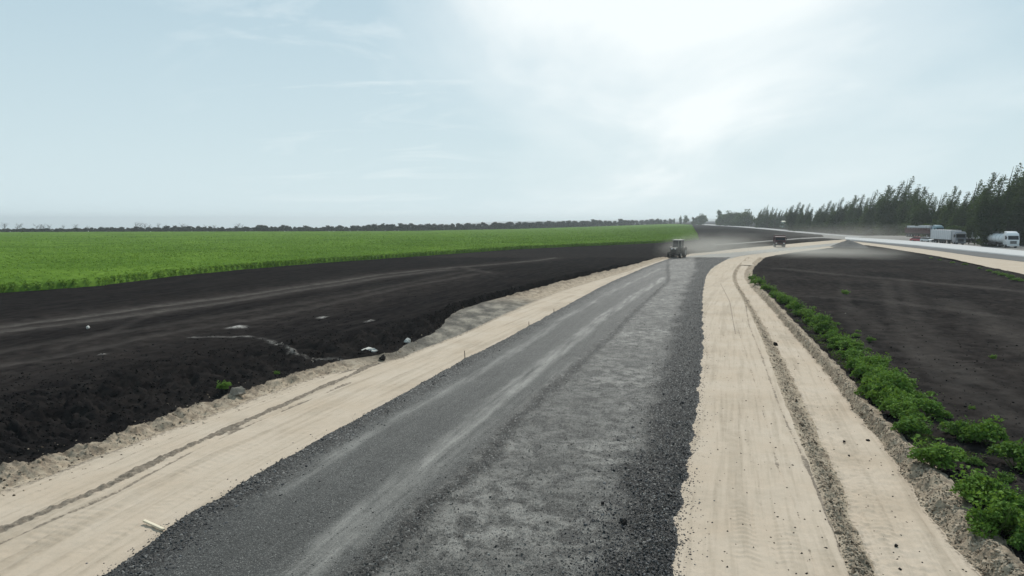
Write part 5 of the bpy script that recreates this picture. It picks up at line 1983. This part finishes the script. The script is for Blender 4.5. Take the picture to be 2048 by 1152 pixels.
skyt = wn('ShaderNodeTexSky', sky_type='NISHITA', sun_disc=False)
skyt.sun_elevation = SUN_EL
skyt.sun_rotation = SUN_AZ
skyt.altitude = 100
skyt.air_density = 1.1
skyt.dust_density = 3.2
skyt.ozone_density = 1.6
tc = wn('ShaderNodeTexCoord')
sep = wn('ShaderNodeSeparateXYZ')
nt.links.new(tc.outputs['Generated'], sep.inputs[0])
zc = wmath('ADD', wmath('MAXIMUM', sep.outputs[2], 0.0), 0.16)
cx = wmath('DIVIDE', sep.outputs[0], zc)
cy = wmath('DIVIDE', sep.outputs[1], zc)
cmb = wn('ShaderNodeCombineXYZ')
nt.links.new(cx, cmb.inputs[0])
nt.links.new(cy, cmb.inputs[1])


def wnoise(vec, scale, detail, rough, sx=1.0, sy=1.0, dist=0.0, loc=(0, 0, 0), rot=0.0):
    mp = wn('ShaderNodeMapping')
    mp.inputs['Scale'].default_value = (sx, sy, 1)
    mp.inputs['Location'].default_value = loc
    mp.inputs['Rotation'].default_value = (0, 0, rot)
    nt.links.new(vec, mp.inputs[0])
    nd = wn('ShaderNodeTexNoise')
    nt.links.new(mp.outputs[0], nd.inputs['Vector'])
    nd.inputs['Scale'].default_value = scale
    nd.inputs['Detail'].default_value = detail
    nd.inputs['Roughness'].default_value = rough
    nd.inputs['Distortion'].default_value = dist
    return nd.outputs['Fac']


# a high veil of cirrus, thickest round the sun
c_az, c_el = R(13.5), R(22.5)
cdir = Vector((math.sin(c_az) * math.cos(c_el), math.cos(c_az) * math.cos(c_el), math.sin(c_el)))
dt_ = wn('ShaderNodeVectorMath', operation='DOT_PRODUCT')
nt.links.new(tc.outputs['Generated'], dt_.inputs[0])
dt_.inputs[1].default_value = cdir
w_az, w_el = R(-11), R(14.5)
dt2_ = wn('ShaderNodeVectorMath', operation='DOT_PRODUCT')
nt.links.new(tc.outputs['Generated'], dt2_.inputs[0])
dt2_.inputs[1].default_value = Vector((math.sin(w_az) * math.cos(w_el), math.cos(w_az) * math.cos(w_el), math.sin(w_el)))
n_big = wnoise(cmb.outputs[0], 0.9, 6, 0.55, 1.0, 0.6, 0.4, (3.1, 1.7, 0))
n_wis = wnoise(cmb.outputs[0], 1.5, 9, 0.62, 0.8, 1.5, 0.8, (0.4, 2.2, 0), R(25))
glow = wramp(wmath('ADD', dt_.outputs['Value'], wmath('MULTIPLY', wmath('SUBTRACT', n_big, 0.5), 0.17)), [(0.90, 0.0), (0.950, 0.38), (0.984, 1.0)])
wis = wmath('MULTIPLY', wramp(n_wis, [(0.50, 0.0), (0.72, 1.0)]), wramp(dt2_.outputs['Value'], [(0.955, 0.0), (0.992, 1.0)]), True)
cl = wmath('MAXIMUM', glow, wmath('MULTIPLY', wis, 0.5), True)
bank = wramp(sep.outputs[2], [(0.0, 1.0), (0.12, 0.62), (0.36, 0.0)])
mixh = wn('ShaderNodeMix', data_type='RGBA')
mixb = wn('ShaderNodeMix', data_type='RGBA')
mixb.inputs[0].default_value = 0.85
nt.links.new(skyt.outputs[0], mixb.inputs[6])
mixb.inputs[7].default_value = (4.45, 6.25, 7.2, 1)
nt.links.new(wmath('MULTIPLY', bank, 0.8), mixh.inputs[0])
nt.links.new(mixb.outputs[2], mixh.inputs[6])
mixh.inputs[7].default_value = (7.8, 9.1, 9.4, 1)
mixc = wn('ShaderNodeMix', data_type='RGBA')
nt.links.new(wmath('MULTIPLY', cl, 0.85), mixc.inputs[0])
nt.links.new(mixh.outputs[2], mixc.inputs[6])
mixc.inputs[7].default_value = (10.2, 10.7, 10.7, 1)
bg = wn('ShaderNodeBackground')
bg.inputs['Strength'].default_value = 0.085
nt.links.new(mixc.outputs[2], bg.inputs['Color'])
wo = wn('ShaderNodeOutputWorld')
nt.links.new(bg.outputs[0], wo.inputs['Surface'])

# ------------------------------------------------------------------ render settings
SC.view_settings.view_transform = 'Standard'
SC.view_settings.look = 'None'
SC.view_settings.gamma = 1.0
SC.view_settings.exposure = 0.22
SC.render.engine = 'CYCLES'
SC.cycles.max_bounces = 6
SC.cycles.diffuse_bounces = 3
SC.cycles.transmission_bounces = 3
SC.cycles.transparent_max_bounces = 8
SC.cycles.volume_bounces = 0
SC.cycles.sample_clamp_indirect = 6.0
SC.cycles.use_denoising = True
SC.cycles.volume_max_steps = 256
